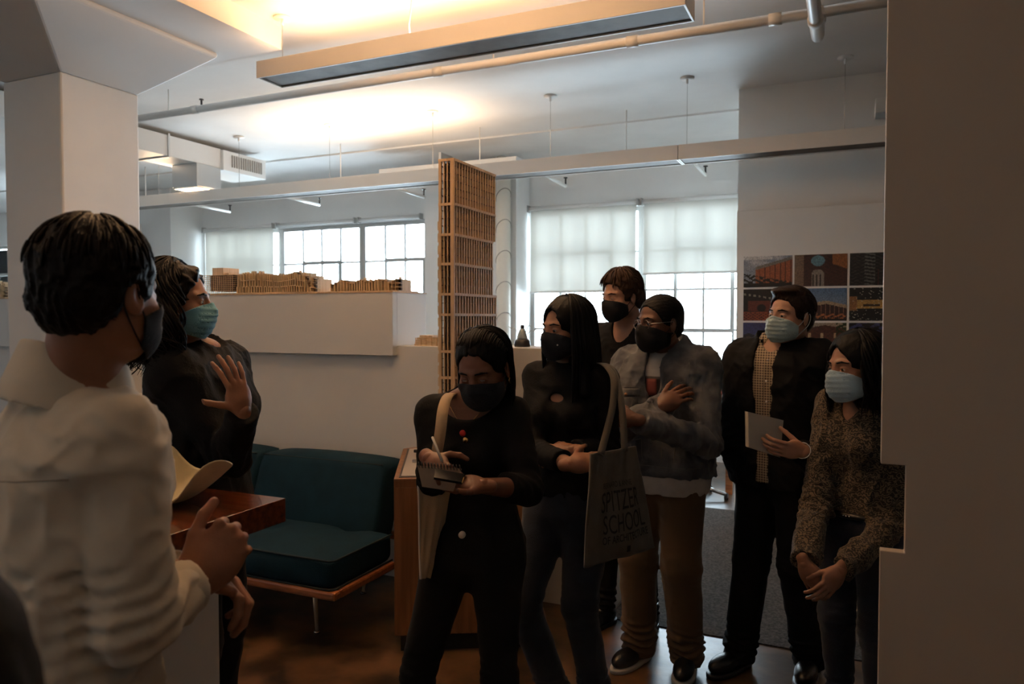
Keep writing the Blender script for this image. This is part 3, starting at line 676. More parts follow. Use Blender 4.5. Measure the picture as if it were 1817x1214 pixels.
def wave(P, s, seed=0):
    r = np.random.RandomState(seed); K = r.randn(6, 3); K /= np.linalg.norm(K, axis=1)[:, None]; q = P*s
    w = np.sin(q@K[0]+1.6*np.sin(q@K[1]*.8+1.3*np.sin(q@K[2]*1.3))); v = np.sin(1.9*q@K[3]+1.8*np.sin(q@K[4]*1.1+1.2*np.sin(q@K[5])))
    return .6*w+.4*v
def ridges(P, s, seed=0):
    w = wave(P, s, seed); return (1-2*np.abs(w)**.7)
TORSO = {'m': ([.76, .86, .94, 1.02, 1.10, 1.20, 1.30, 1.38, 1.43, 1.47, 1.50], [.12, .168, .172, .162, .155, .165, .182, .185, .165, .11, .06], [.08, .118, .122, .114, .110, .116, .124, .115, .095, .07, .055]),
         'f': ([.76, .86, .94, 1.02, 1.10, 1.20, 1.30, 1.38, 1.43, 1.47, 1.50], [.12, .172, .176, .152, .126, .134, .150, .155, .14, .09, .05], [.08, .12, .118, .098, .090, .099, .112, .100, .08, .06, .048])}

class Fig:
    """one person: joints in world metres, frame from base point and heading"""
    def __init__(s, base, H, yaw, sex='m', girth=1.0, lean=(0, 0), head=None, hyaw=None, hpitch=0, hroll=0, hs=1.0, arms=None, legs=None, label='', shw=None, hip=(0, 0)):
        s.b = V3(base[0], base[1], 0); s.k = H/1.75; s.yaw = yaw; s.R = rot(yaw); s.sex = sex; s.g = girth; s.lean = lean; s.hip = hip; k = s.k
        s.sw = (shw or (.172 if sex == 'm' else .148))*math.sqrt(girth)
        s.root = empty('person', (base[0], base[1], 0), label, 'person')
        s.nb = s.W(0, -.012, 1.46); hc = head if head is not None else tuple(s.W(0, .03, 1.635))
        s.hc = V3(*hc); s.hR = rot(hyaw if hyaw is not None else yaw, hpitch, hroll); s.hs = hs*(.97 if sex == 'f' else 1.0)
        s.sh = {1: s.W(s.sw, 0, 1.415), -1: s.W(-s.sw, 0, 1.415)}
        s.el = {}; s.wr = {}; s.arms = arms or {}
        for sd in (1, -1):
            a = s.arms.get(sd)
            if a: s.el[sd] = V3(*a['e']); s.wr[sd] = V3(*a['w'])
            else: s.el[sd] = s.W(sd*(s.sw+.06), -.02, 1.12); s.wr[sd] = s.W(sd*(s.sw+.05), .06, .88)
        lg = legs or {}
        s.hj = {}; s.kn = {}; s.an = {}
        for sd in (1, -1):
            q = lg.get(sd, {}); s.hj[sd] = s.W(sd*.088, 0, .88, True); s.kn[sd] = s.W(*q.get('k', (sd*.095, .03, .49))); s.an[sd] = s.W(*q.get('a', (sd*.10, -.02, .085)))
        s.fy = {sd: yaw-sd*.2+lg.get(sd, {}).get('t', 0) for sd in (1, -1)}
    def W(s, x, y, z, low=False):
        t = max(0, z-.9); lx = s.lean[0]*t+s.hip[0]*(1-min(1, abs(z-.9)/.5)); ly = s.lean[1]*t+s.hip[1]*(1-min(1, abs(z-.9)/.5))
        return s.b+s.R@V3((x+lx)*s.k, (y+ly)*s.k, z*s.k)
    def loc(s, P):
        q = (P-s.b)@s.R/s.k; z = q[:, 2]; t = np.maximum(0, z-.9); u = 1-np.minimum(1, np.abs(z-.9)/.5)
        q[:, 0] -= s.lean[0]*t+s.hip[0]*u; q[:, 1] -= s.lean[1]*t+s.hip[1]*u; return q
    def torso(s, P, off=0, boxy=0, neck=True, q=None):
        q = s.loc(P) if q is None else q; Z, RX, RY = TORSO[s.sex]; z = q[:, 2]
        g = s.g; RX = np.array(RX)*(1+(g-1)*1.0); RY = np.array(RY)*g; RX[-2:] /= g; RY[-2:] /= g
        if boxy: RX = RX+boxy*(np.max(RX)-RX)*np.array([1]*8+[0, 0, 0]); RY = RY+boxy*(np.max(RY)-RY)*np.array([1]*8+[0, 0, 0])
        rx = np.interp(z, Z, RX)+off; ry = np.interp(z, Z, RY)+off; y = q[:, 1]+.012
        e = ((np.abs(q[:, 0])/rx)**2.4+(np.abs(y)/ry)**2.4)**(1/2.4); d = (e-1)*np.minimum(rx, ry)
        d = smax(d, z-1.50-off, .02); d = smax(d, .78-z-off, .05)
        for sd in (1, -1):
            d = smin(d, cone(q, (0, -.02, 1.445), (sd*s.sw*.95, -.01, 1.40), (.040 if s.sex == 'm' else .034)+off*.6, .050*min(g, 1.15)+off), .05)
            if s.sex == 'f': d = smin(d, ell(q, (sd*.068, .085, 1.265), (.058+off, .055+off, .055+off)), .04)
        if s.sex == 'm' and g > 1.1: d = smin(d, ell(q, (0, .06, 1.08), (.14*g+off, .10*g+off, .16)), .06)
        return d*s.k
    def arm(s, P, sd, off=0, end=1.0, r=(.052, .040, .0245), flat=True, fr=None):
        k = s.k*math.sqrt(s.g); S, E, Wp = s.sh[sd], s.el[sd], s.wr[sd]; Wp = E+(Wp-E)*end
        d = cone(P, S, E, r[0]*k+off, r[1]*k+off); f = fr if fr is not None else r[1]+(r[2]-r[1])*end
        return smin(d, cone(P, E, Wp, r[1]*k+off, f*k+off, flat), .015)
    def leg(s, P, sd, off=0, r=(.086, .049, .032), loose=0, end=0):
        k = s.k*math.sqrt(s.g); A = s.an[sd]+V3(0, 0, 1)*0; K = s.kn[sd]; A2 = A+(K-A)*end
        d = cone(P, s.hj[sd], K, r[0]*k+off, r[1]*k+off+loose*.5); calf = K+(A-K)*.3-s.R@V3(0, .018, 0)
        d = smin(d, cone(P, K, A2+V3(0, 0, -.05)*s.k*(1 if end == 0 else 0), r[1]*k+off+loose*.5, r[2]*k+off+loose, True), .03)
        if not loose: d = smin(d, ell(P, calf, (.042*k+off, .045*k+off, .12*k)), .03)
        return d
    # ---- head, in head-local metres
    def hl(s, P): return (P-s.hc)@s.hR/s.hs
    def hw(s, p): return s.hc+(s.hR@np.asarray(p, float))*s.hs
    def face(s, q):
        X = np.abs(q[:, 0]); Q = q.copy(); Q[:, 0] = X
        d = ell(q, (0, -.012, .035), (.075, .094, .083))
        d = smin(d, ell(q, (0, .028, -.025), (.062, .066, .082)), .03)
        d = smin(d, ell(q, (0, .055, -.083), (.032, .032, .028)), .03)
        d = smin(d, ell(Q, (.047, .010, -.062), (.018, .042, .026)), .03)
        d = smin(d, ell(Q, (.042, .060, -.022), (.021, .022, .018)), .02)
        d = smin(d, cone(Q, (.008, .084, .026), (.045, .068, .025), .009, .008), .014)
        d = smax(d, -ell(Q, (.031, .100, .006), (.019, .016, .013)), .012)
        d = smin(d, ell(Q, (.031, .075, .004), (.0165, .014, .014)), .004)
        d = np.maximum(d, -ell(Q, (.032, .088, .003), (.0115, .013, .0048*getattr(s, 'open', 1))))
        d = smin(d, cone(q, (0, .086, .016), (0, .107, -.028), .0075, .012), .010)
        d = smin(d, ell(Q, (.011, .097, -.034), (.008, .010, .007)), .005)
        d = smin(d, cone(Q, (0, .090, -.0575), (.018, .083, -.060), .0055, .003), .005)
        d = smin(d, cone(Q, (0, .089, -.0665), (.016, .083, -.065), .0065, .003), .005)
        ear = ell(Q, (.079, -.010, -.004), (.007, .020, .032), np.array(Matrix.Rotation(-.3, 3, 'Z') @ Matrix.Rotation(.18, 3, 'X')))
        ear = smax(ear, -ell(Q, (.089, -.002, .002), (.009, .011, .019)), .005)
        return smin(d, ear, .007)
    def neckd(s, P, off=0):
        a = s.hw((0, -.022, -.045)); b = s.nb+s.R@V3(0, -.01, -.03)*s.k; n = (.058 if s.sex == 'm' else .048)*s.k*math.sqrt(s.g)
        return smin(cone(P, a, b, n+off, n*1.08+off), cone(P, b, b+V3(0, 0, -.05), n*1.1+off, n*1.5+off), .03)
    def build_body(s, skin, h=.0085, hh=.0026, forearm=False, lower=True):
        lo, hi = s.bounds(.12)
        def f(P):
            q = s.loc(P); d = s.torso(P, 0, q=q)
            for sd in (1, -1): d = smin(d, s.arm(P, sd, 0, 1.0, flat=False), .025)
            if lower:
                for sd in (1, -1): d = smin(d, s.leg(P, sd, 0), .03)
            return smin(d, s.neckd(P), .03)
        parts = [nets(f, lo, hi, h)]
        def g(P):
            q = s.hl(P); d = smin(s.face(q)*s.hs, s.neckd(P), .018)
            t = s.torso(P); return smin(d, t, .03)
        m = .135; parts.append(nets(g, s.hc-V3(m, m, .215), s.hc+V3(m, m, .135), hh))
        s.skin = skin
        for sd in (1, -1):
            a = s.arms.get(sd)
            if a and a.get('hand'): parts.append(s.hand(sd, a['hand'], hh))
            else: parts.append(s.hand(sd, dict(f=(0, 0, -1), n=tuple(s.R@V3(sd, 0, 0)), curl=(.35, .4, .3)), .004))
        o = mesh_obj('body', parts, skin, s.root, s.root.location); s.body = o; return o
    def bounds(s, pad):
        pts = [s.b, s.hc, *s.sh.values(), *s.el.values(), *s.wr.values(), *s.kn.values(), *s.an.values(), *[s.hj[i] for i in (1, -1)]]
        P = np.array(pts); lo = P.min(0)-pad-.04*s.g; hi = P.max(0)+pad+.04*s.g; lo[2] = max(-.01, 0); return lo, hi
    def hand(s, sd, hd, h):
        y = V3(*hd['f']); y /= np.linalg.norm(y); z = V3(*hd['n']); z = z-y*(y@z); z /= np.linalg.norm(z); x = np.cross(y, z); M = np.stack([x, y, z], 1); t = -1 if sd == 1 else 1
        sc = s.k*(1.0 if s.sex == 'm' else .92)*hd.get('s', 1); cu = hd.get('curl', (.5, .6, .4)); per = hd.get('per', (0, 0, 0, 0)); th = hd.get('thumb', (.75, .55, -.35)); tc = hd.get('tcurl', .35); sp = hd.get('spread', 1.0)
        chains = []
        for i, (bx_, by_, L, r) in enumerate(((.030, .092, (.044, .026, .020), .0088), (.0105, .097, (.049, .030, .021), .0090), (-.0095, .093, (.045, .028, .020), .0086), (-.029, .084, (.035, .021, .018), .0075))):
            p = V3(bx_*t, by_, .002); a = 0; pts = [V3(bx_*t*.7, .045, 0), p]; spr = sp*(.09, .02, -.05, -.13)[i]*t
            for j in range(3):
                a += cu[j]+per[i]*(1 if j < 2 else .5); p = p+L[j]*V3(math.sin(spr)*math.cos(a), math.cos(a)*math.cos(spr), -math.sin(a)); pts.append(p)
            chains.append((pts, r))
        d0 = V3(th[0]*t, th[1], th[2]); d0 /= np.linalg.norm(d0); p = V3(.022*t, .020, -.006); tp = [p]; ax = V3(-t*.8, .6, 0)
        for j, L in enumerate((.045, .034, .027)):
            p = p+d0*L; tp.append(p); d0 = d0+tc*V3(-.55*t, .45, -.45); d0 /= np.linalg.norm(d0)
        def f(P):
            d = ell(P, (0, .052, 0), (.043, .054, .0155)); d = smin(d, ell(P, (.024*t, .038, -.010), (.018, .032, .015)), .015); d = smin(d, ell(P, (-.026*t, .04, -.008), (.014, .035, .013)), .015)
            w = P*V3(1, 1, 1.25); d = smin(d, cone(w, (0, -.025, 0), (0, .03, 0), .026, .029), .02)
            for pts, r in chains:
                e = cone(P, pts[0], pts[1], r*.9, r*1.02)
                for j in range(1, 4): e = smin(e, cone(P, pts[j], pts[j+1], r*(1.03-.08*(j-1)), r*(.97-.09*(j-1))), .003)
                d = smin(d, e, .0035)
            e = cone(P, tp[0], tp[1], .0145, .0115); e = smin(e, cone(P, tp[1], tp[2], .0110, .0100), .004); e = smin(e, cone(P, tp[2], tp[3], .0100, .0082), .004)
            return smin(d, e, .006)
        P, Q = nets(f, (-.11, -.09, -.115), (.11, .21, .075), h); return s.wr[sd]+(P*sc)@M.T, Q
    # ---- garments
    def top(s, m, name='shirt', off=.012, hem=.88, sl=(1.0, 1.0), slr=(.058, .05, .036), fold=.004, cut=None, boxy=.3, h=.007, seed=1, fs=22, cutter=None, ak=.028):
        lo, hi = s.bounds(.10); lo[2] = min((hem-.04)*s.k, s.wr[1][2]-.09, s.wr[-1][2]-.09); hi[2] = max(s.sh[1][2]+.16, s.el[1][2]+.1, s.el[-1][2]+.1, s.wr[1][2]+.08, s.wr[-1][2]+.08)
        def f(P):
            q = s.loc(P); d = s.torso(P, off, boxy, q=q); d = np.maximum(d, (hem-q[:, 2])*s.k)
            if cutter is not None: d = np.maximum(d, -cutter(q))
            for sd in (1, -1):
                if sl[0 if sd == 1 else 1] > 0: d = smin(d, s.arm(P, sd, 0, sl[0 if sd == 1 else 1], slr, fr=slr[2]), ak)
            d = d-fold*ridges(P*V3(1, 1, .8), fs, seed)-fold*.6*ridges(P, fs*2.3, seed+3)
            for sd in (1, -1):   # bunching at the elbow
                E = s.el[sd]; r = np.linalg.norm(P-E, axis=1); ax = s.wr[sd]-s.sh[sd]; ax = ax/np.linalg.norm(ax); d = d-fold*1.2*np.exp(-(r/.10)**2)*np.sin(((P-E)@ax)*170+4*wave(P, 14, seed))
            nk = cut or (0, .03, 1.515, .085, .10, .06); return np.maximum(d, -ell(q, nk[:3], nk[3:])*s.k)
        s.gf = getattr(s, 'gf', {}); s.gf[name] = f
        return mesh_obj(name, [nets(f, lo, hi, h)], m, s.root, s.root.location)
    def pants(s, m, off=.010, waist=1.02, loose=.0, r=(.095, .064, .045), fold=.003, h=.008, seed=5, name='trousers', end=0):
        lo, hi = s.bounds(.08); hi[2] = (waist+.03)*s.k
        def f(P):
            q = s.loc(P); d = s.torso(P, off, q=q)
            for sd in (1, -1): d = smin(d, s.leg(P, sd, off*.5, r, loose, end), .03)
            d = d-fold*ridges(P*V3(1, 1, .6), 24, seed)
            for sd in (1, -1):
                K = s.kn[sd]; d = d-fold*1.3*np.exp(-(np.linalg.norm(P-K, axis=1)/.09)**2)*np.sin(P[:, 2]*160+3*wave(P, 20, seed)); A = s.an[sd]; d = d-fold*1.6*np.exp(-((P[:, 2]-A[2]-.04)/.07)**2)*np.sin(P[:, 2]*190+4*wave(P, 20, seed+1))
            return np.maximum(d, (q[:, 2]-waist)*s.k)
        return mesh_obj(name, [nets(f, lo, hi, h)], m, s.root, s.root.location)
    def shoes(s, m, sole=None, laces=None, boot=False):
        for sd in (1, -1):
            A = s.an[sd]; M = rot(s.fy[sd]); k = s.k*(1 if s.sex == 'm' else .9); c = V3(A[0], A[1], 0)
            def f(P):
                q = (P-c)@M/k; d = ell(q, (0, .10, .045), (.047, .10, .042)); d = smin(d, ell(q, (0, -.02, .05), (.038, .05, .048)), .04); d = smin(d, cone(q, (0, 0, .06), (0, -.005, .13 if boot else .095), .043, .046, True), .03)
                return np.maximum(d, .018-q[:, 2])*k
            def g(P):
                q = (P-c)@M/k; d = np.minimum(ell(q*V3(1, 1, 0), (0, .105, 0), (.052, .105, 1)), ell(q*V3(1, 1, 0), (0, -.015, 0), (.042, .06, 1))); d = smin(d, ell(q*V3(1, 1, 0), (0, .04, 0), (.043, .10, 1)), .02); return np.maximum(np.maximum(d, q[:, 2]-.022), .001-q[:, 2])*k
            r = .25; lo = c-V3(r, r, .012); hi = c+V3(r, r, .17); so = mesh_obj('shoe', [nets(f, lo, hi, .005)], m, s.root, s.root.location)
            mesh_obj('sole', [nets(g, lo, c+V3(r, r, .04), .005)], sole or dark, so, s.root.location)
            if laces:
                bm = bmesh.new()
                for j in range(5):
                    for sg in (1, -1):
                        a = V3(-.022*sg, .045+j*.018, .094-.0115*j); b = V3(.022*sg, .056+j*.018, .090-.0115*j); mid = (a+b)/2+V3(0, 0, .008); tube(bm, [tuple(c+(M@(v*k))) for v in (a, mid, b)], .003, 5)
                obj('laces', bm, laces, so, True)
    def collar(s, m, z0=1.44, z1=1.50, r0=.088, r1=.066, gap=.05, t=.004, back=0, name='collar', h=.0045, tilt=.35, cy=-.01, fold_=True, par=None):
        """stand and fall of a shirt collar: a band round the neck open at the front"""
        c = s.W(0, cy, (z0+z1)/2); lo = c-V3(.17, .17, .11); hi = c+V3(.17, .17, .11)
        def f(P):
            q = s.loc(P); z = q[:, 2]-tilt*(-(q[:, 1]-cy))*.6; u = np.clip((z-z0)/(z1-z0), -.3, 1.3); r = r0+(r1-r0)*u+.003*np.sin(np.arctan2(q[:, 1], q[:, 0])*5)
            rr = np.sqrt(q[:, 0]**2+((q[:, 1]-cy)*1.0)**2); d = np.abs(rr-r)-t; d = np.maximum(np.maximum(d, z-z1), z0-z)
            d = np.maximum(d, -(np.abs(q[:, 0])-gap*(1.2-u*.4)) if gap else d) if False else np.maximum(d, np.where(q[:, 1] > 0, gap*(1.15-.5*u)-np.abs(q[:, 0]), -1)); return d*s.k
        return mesh_obj(name, [nets(f, lo, hi, h)], m, par or s.root, s.root.location if par is None else s.root.location)
    # ---- head dressing
    def eyes(s, iris=(.05, .025, .012), brow=None, lid=0):
        wm = mat('eye_white', (.36, .33, .31), .15); im = mat('iris_%d' % int(iris[0]*1000), iris, .1, coat=.5); pm = mat('pupil', (.003, .003, .003), .05)
        for sd in (1, -1):
            c = V3(sd*.031, .0745, .003); bm = bmesh.new(); r = .0128
            bmesh.ops.create_uvsphere(bm, u_segments=20, v_segments=14, radius=r, matrix=Matrix.Rotation(R(-90), 4, 'X'))
            gaze = Vector((0, 1, -.15-lid)).normalized()
            for fa in bm.faces:
                n = fa.calc_center_median().normalized(); a = n.dot(gaze); fa.material_index = 2 if a > .965 else (1 if a > .86 else 0)
            for v in bm.verts: v.co = Vector(s.hw(c+np.array(v.co)))
            o = obj('eye', bm, [wm, im, pm], s.root, True)
        if brow:
            for sd in (1, -1):
                def f(P):
                    q = s.hl(P); d = smin(cone(q, (sd*.014, .0915, .0265), (sd*.034, .0885, .0300), .0030, .0032), cone(q, (sd*.034, .0885, .0300), (sd*.052, .074, .0245), .0035, .0018), .003); return (d-.0006*np.sin(q[:, 0]*1800+q[:, 2]*900))*s.hs
                c = s.hw((sd*.034, .086, .026)); mesh_obj('eyebrow', [nets(f, c-.032, c+.032, .0018)], brow, s.root, s.root.location)
    def mask(s, m, kind='cloth', loop=None, h=.0024, ear=True):
        def base(q):
            d = ell(q, (0, .046, -.056), (.068, .066, .064) if kind != 'cloth' else (.067, .062, .066)); d = smin(d, ell(q, (0, .088, -.028), (.020, .028, .030)), .03)
            return smin(d, s.face(q)-.003, .006)
        def f(P):
            q = s.hl(P); d = base(q)
            if kind != 'cloth': d = d-.0008*np.clip(np.sin(q[:, 2]*330+1)*3, -1, 1)*(np.abs(q[:, 0]) < .06)
            d = np.abs(d-.0018)-.0016; y = q[:, 1]
            topz = -.034+(y-.03)*.50 if kind != 'cloth' else -.030+(y-.03)*.42; botz = -.090-(y-.03)*.55
            if kind != 'cloth': botz = -.094-(y-.03)*.35
            d = np.maximum(d, q[:, 2]-topz); d = np.maximum(d, botz-q[:, 2]); d = np.maximum(d, (.026 if kind != 'cloth' else .022)-y)
            return d*s.hs
        c = s.hw((0, .055, -.055)); o = mesh_obj('face_mask', [nets(f, c-.115, c+.115, h)], m, s.root, s.root.location)
        for sd in (1, -1):
            bm = bmesh.new()
            pts = [(.070, .030, -.040), (.079, .008, -.016), (.083, -.010, .022), (.083, -.030, .010), (.081, -.032, -.015), (.078, -.018, -.040), (.068, .012, -.070), (.064, .028, -.086)]
            P = [V3(x*sd, y, z) for x, y, z in pts]; Q = []
            for i in range(len(P)-1):
                for j in range(4):
                    t = j/4; p0 = P[max(i-1, 0)]; p1 = P[i]; p2 = P[i+1]; p3 = P[min(i+2, len(P)-1)]
                    Q.append(.5*((2*p1)+(-p0+p2)*t+(2*p0-5*p1+4*p2-p3)*t*t+(-p0+3*p1-3*p2+p3)*t**3))
            Q.append(P[-1]); tube(bm, [tuple(s.hw(p)) for p in Q], .0016, 6); obj('ear_loop', bm, loop or m, o, True)
        return o
    def hair(s, m, f, lo, hi, h=.004, locks=None, par=None):
        parts = [nets(lambda P: f(s.hl(P))*s.hs, s.hc+V3(*lo), s.hc+V3(*hi), h)]
        if locks is not None: parts.append(locks)
        s.hairo = mesh_obj('hair', parts, m, s.root, s.root.location); return s.hairo

def short_cap(q, t=.013, front=.072, seed=3, nape=-.062, amp=.0025, top=0):
    d = ell(q, (0, -.014, .040+top*.5), (.077+t, .096+t, .080+t+top))+.6*t*np.clip((q[:, 1]-.03)/.05, 0, 1); d = smin(d, ell(q, (0, -.055, -.02), (.062+t*.5, .05+t*.4, .055)), .03)
    Q = q.copy(); Q[:, 0] = np.abs(q[:, 0])
    d = smax(d, -ell(q, (0, .122, -.030), (.125, .108, .056+front))+.0025*wave(q, 150, seed), .005)          # face opening
    d = smax(d, -ell(Q, (.09, .012, -.055), (.035, .060, .056)), .008)                # in front of and below the ears
    d = smax(d, nape-q[:, 2], .01); d = smax(d, -ell(Q, (.092, -.010, -.010), (.022, .024, .034)), .006)
    return d-amp*ridges(q*V3(1.4, .5, .8), 90, seed)-amp*.5*ridges(q*V3(2.2, .7, 1.), 170, seed+1)
def locks_mesh(fig, n, length, part=0, az=(50, 310), rad=.006, curl=0, seed=1, spread=.01, fwd=.0, cap=(.090, .108, .094), sides=6, down=(0, 0, -1), freq=38, levels=(.05, .95), b0=.16):
    rs = np.random.RandomState(seed); Ps = []; Qs = []; base = 0; k = 30; dn = V3(*down); dn /= np.linalg.norm(dn)
    ext = fig.hR.T@dn
    for i in range(n):
        a = R(az[0]+(az[1]-az[0])*rs.rand()); lvl = rs.uniform(*levels); L = length*rs.uniform(.82, 1.05); sc = 1+rs.uniform(-.03, .05)
        dx, dy = math.sin(a), math.cos(a)  # az 0 = front
        pts = []
        for j in range(k):
            t = j/(k-1); arc = t*(b0+L)
            th = lvl*.5+arc/.10*1.0
            if th < 1.62:
                p = V3(part*(1-min(1, th)), -.014, .040)+V3(dx*cap[0]*math.sin(th), dy*cap[1]*math.sin(th), cap[2]*math.cos(th))*sc; last = p; la = arc
            else:
                u = arc-la; p = last+ext*u+V3(dx, dy, 0)*(spread*min(1, u/.12)-.018*min(1, u/.25))+V3(0, fwd*u, 0)
            if curl:
                ph = arc*freq+rs_phase(i); p = p+V3(math.cos(ph), math.sin(ph), math.sin(ph*.7))*curl*min(1, t*3)
            pts.append(fig.hc+(fig.hR@p)*fig.hs)
        pts = np.array(pts); T = np.gradient(pts, axis=0); T /= np.linalg.norm(T, axis=1)[:, None]+1e-9; U = np.cross(T, V3(.3, .2, .93)); U /= np.linalg.norm(U, axis=1)[:, None]+1e-9; W = np.cross(T, U)
        rr = rad*rs.uniform(.7, 1.3)*np.clip(1.15-np.linspace(0, 1, k)**3, .15, 1); an = np.arange(sides)*2*math.pi/sides
        ring = pts[:, None, :]+(U[:, None, :]*np.cos(an)[None, :, None]+W[:, None, :]*np.sin(an)[None, :, None])*rr[:, None, None]
        Ps.append(ring.reshape(-1, 3)); ii, jj = np.meshgrid(np.arange(k-1), np.arange(sides), indexing='ij'); A = ii*sides+jj; Bq = ii*sides+(jj+1) % sides
        Qs.append(np.stack([A, Bq, Bq+sides, A+sides], -1).reshape(-1, 4)+base); base += k*sides
    return np.concatenate(Ps), np.concatenate(Qs)
def sweep(fig, n, rad, cap, b0=52, b1=205, seed=2, wob=.001, locks=None):
    """strands combed back over the crown from the hairline to the nape"""
    rs = np.random.RandomState(seed); k = 20; sides = 5; Ps = []; Qs = []; base = 0
    for i in range(n):
        al = R(rs.uniform(-80, 80)); sc = 1+rs.uniform(-.02, .025); be = np.radians(np.linspace(b0+12*rs.rand()+18*abs(math.sin(al)), b1-20*rs.rand(), k)); p = np.stack([cap[0]*math.sin(al)*sc+0*be, -.014+cap[1]*math.cos(al)*np.cos(be)*sc, .040+cap[2]*math.cos(al)*np.sin(be)*sc], -1)
        p[:, 0] += wob*np.sin(np.linspace(0, 9, k)+i); pts = fig.hc+(p@fig.hR.T)*fig.hs; T = np.gradient(pts, axis=0); T /= np.linalg.norm(T, axis=1)[:, None]+1e-9; U = np.cross(T, V3(.93, .2, .3)); U /= np.linalg.norm(U, axis=1)[:, None]+1e-9; W = np.cross(T, U)
        rr = rad*rs.uniform(.7, 1.3)*np.clip(4*np.linspace(.1, 1, k)*(1.08-np.linspace(0, 1, k)), .2, 1); an = np.arange(sides)*2*math.pi/sides
        ring = pts[:, None, :]+(U[:, None, :]*np.cos(an)[None, :, None]+W[:, None, :]*np.sin(an)[None, :, None])*rr[:, None, None]
        Ps.append(ring.reshape(-1, 3)); ii, jj = np.meshgrid(np.arange(k-1), np.arange(sides), indexing='ij'); A = ii*sides+jj; Bq = ii*sides+(jj+1) % sides
        Qs.append(np.stack([A, Bq, Bq+sides, A+sides], -1).reshape(-1, 4)+base); base += k*sides
    if locks is not None: Ps.append(locks[0]); Qs.append(locks[1]+base)
    return np.concatenate(Ps), np.concatenate(Qs)
def rs_phase(i): return (i*2.399) % 6.283
def strand_mat(name, col, rough=.5):
    return mat(name, col, rough, bump=.5, bs=60, scale=(3, 3, .35), spec=.15)
def quad_sheet(c4, nu, nv, bulge, thick, seed=0, fold=1.0):
    """bag panel between four world corners (top-left, top-right, bottom-right, bottom-left), as a closed soft bag; returns bmesh and the front mapping"""
    c = [V3(*p) for p in c4]; nrm = np.cross(c[1]-c[0], c[3]-c[0]); nrm /= np.linalg.norm(nrm)
    if nrm@(V3(0, 0, 1.6)-c[0]) < 0: nrm = -nrm
    def fmap(u, v, sgn=1):
        p = (c[0]*(1-u)+c[1]*u)*(1-v)+(c[3]*(1-u)+c[2]*u)*v
        w = 4*u*(1-u)*min(1, v*2.5+.15)*min(1, (1-v)*6+.1); f_ = bulge*w*(.6+.4*v); fo = fold*(.006*math.sin(u*9+v*4+seed+1.6*math.sin(v*5+seed))*min(1, 4*u*(1-u)+.1)+.003*math.sin(u*23+v*7))
        return p+nrm*(sgn*(f_+thick)+fo)
    bm = bmesh.new(); G = []
    for sgn in (1, -1): G.append([[bm.verts.new(fmap(i/nu, j/nv, sgn)) for j in range(nv+1)] for i in range(nu+1)])
    for g_, fl in ((G[0], 0), (G[1], 1)):
        for i in range(nu):
            for j in range(nv):
                q = (g_[i][j], g_[i+1][j], g_[i+1][j+1], g_[i][j+1]); bm.faces.new(q if not fl else q[::-1])
    def side(a, b):
        for i in range(len(a)-1): bm.faces.new((a[i], a[i+1], b[i+1], b[i]))
    side(G[0][0], G[1][0]); side(G[0][-1], G[1][-1]); side([r[0] for r in G[0]], [r[0] for r in G[1]]); side([r[-1] for r in G[0]], [r[-1] for r in G[1]])
    bmesh.ops.recalc_face_normals(bm, faces=bm.faces); return bm, fmap
def text_on(fmap, txt, u0, u1, v0, v1, m, parent, name='lettering', off=.0018, bold=0, shear=0):
    cu = bpy.data.curves.new('t', 'FONT'); cu.body = txt; cu.offset = bold; cu.resolution_u = 3; ob = bpy.data.objects.new('t', cu); COL.objects.link(ob)
    dg = bpy.context.evaluated_depsgraph_get(); me = bpy.data.meshes.new_from_object(ob.evaluated_get(dg)); bpy.data.objects.remove(ob)
    bm = bmesh.new(); bm.from_mesh(me); bpy.data.meshes.remove(me); bmesh.ops.subdivide_edges(bm, edges=[e for e in bm.edges if e.calc_length() > .25], cuts=3)
    xs = [v.co.x for v in bm.verts]; ys = [v.co.y for v in bm.verts]; a, b, c, d = min(xs), max(xs), min(ys), max(ys)
    for v in bm.verts:
        u = u0+(u1-u0)*(v.co.x-a)/(b-a); w = v1+(v0-v1)*(v.co.y-c)/(d-c)+shear*(u-u0); p = fmap(u, w, 1); e = fmap(u, w, -1); n_ = p-e; n_ /= np.linalg.norm(n_)+1e-9; v.co = Vector(p+n_*off)
    bmesh.ops.triangulate(bm, faces=bm.faces); o = obj(name, bm, m, parent); return o
def strap(bm, pts, w, t, side):
    """flat strap of width w along pts; side = direction across"""
    n = len(pts); S = V3(*side); S /= np.linalg.norm(S); rings = []
    P = [V3(*p) for p in pts]
    for i in range(n):
        T = P[min(i+1, n-1)]-P[max(i-1, 0)]; T /= np.linalg.norm(T); s_ = S-T*(S@T); s_ /= np.linalg.norm(s_); nn = np.cross(T, s_)
        rings.append([bm.verts.new(P[i]+s_*a*w/2+nn*b*t/2) for a, b in ((-1, -1), (1, -1), (1, 1), (-1, 1))])
    for i in range(n-1):
        for k in range(4): bm.faces.new((rings[i][k], rings[i][(k+1) % 4], rings[i+1][(k+1) % 4], rings[i+1][k]))
    bm.faces.new(rings[0][::-1]); bm.faces.new(rings[-1]); bmesh.ops.recalc_face_normals(bm, faces=bm.faces)
def spline(pts, m=6):
    P = [V3(*p) for p in pts]; Q = []
    for i in range(len(P)-1):
        p0 = P[max(i-1, 0)]; p1 = P[i]; p2 = P[i+1]; p3 = P[min(i+2, len(P)-1)]
        for j in range(m):
            t = j/m; Q.append(.5*((2*p1)+(-p0+p2)*t+(2*p0-5*p1+4*p2-p3)*t*t+(-p0+3*p1-3*p2+p3)*t**3))
    Q.append(P[-1]); return [tuple(p) for p in Q]

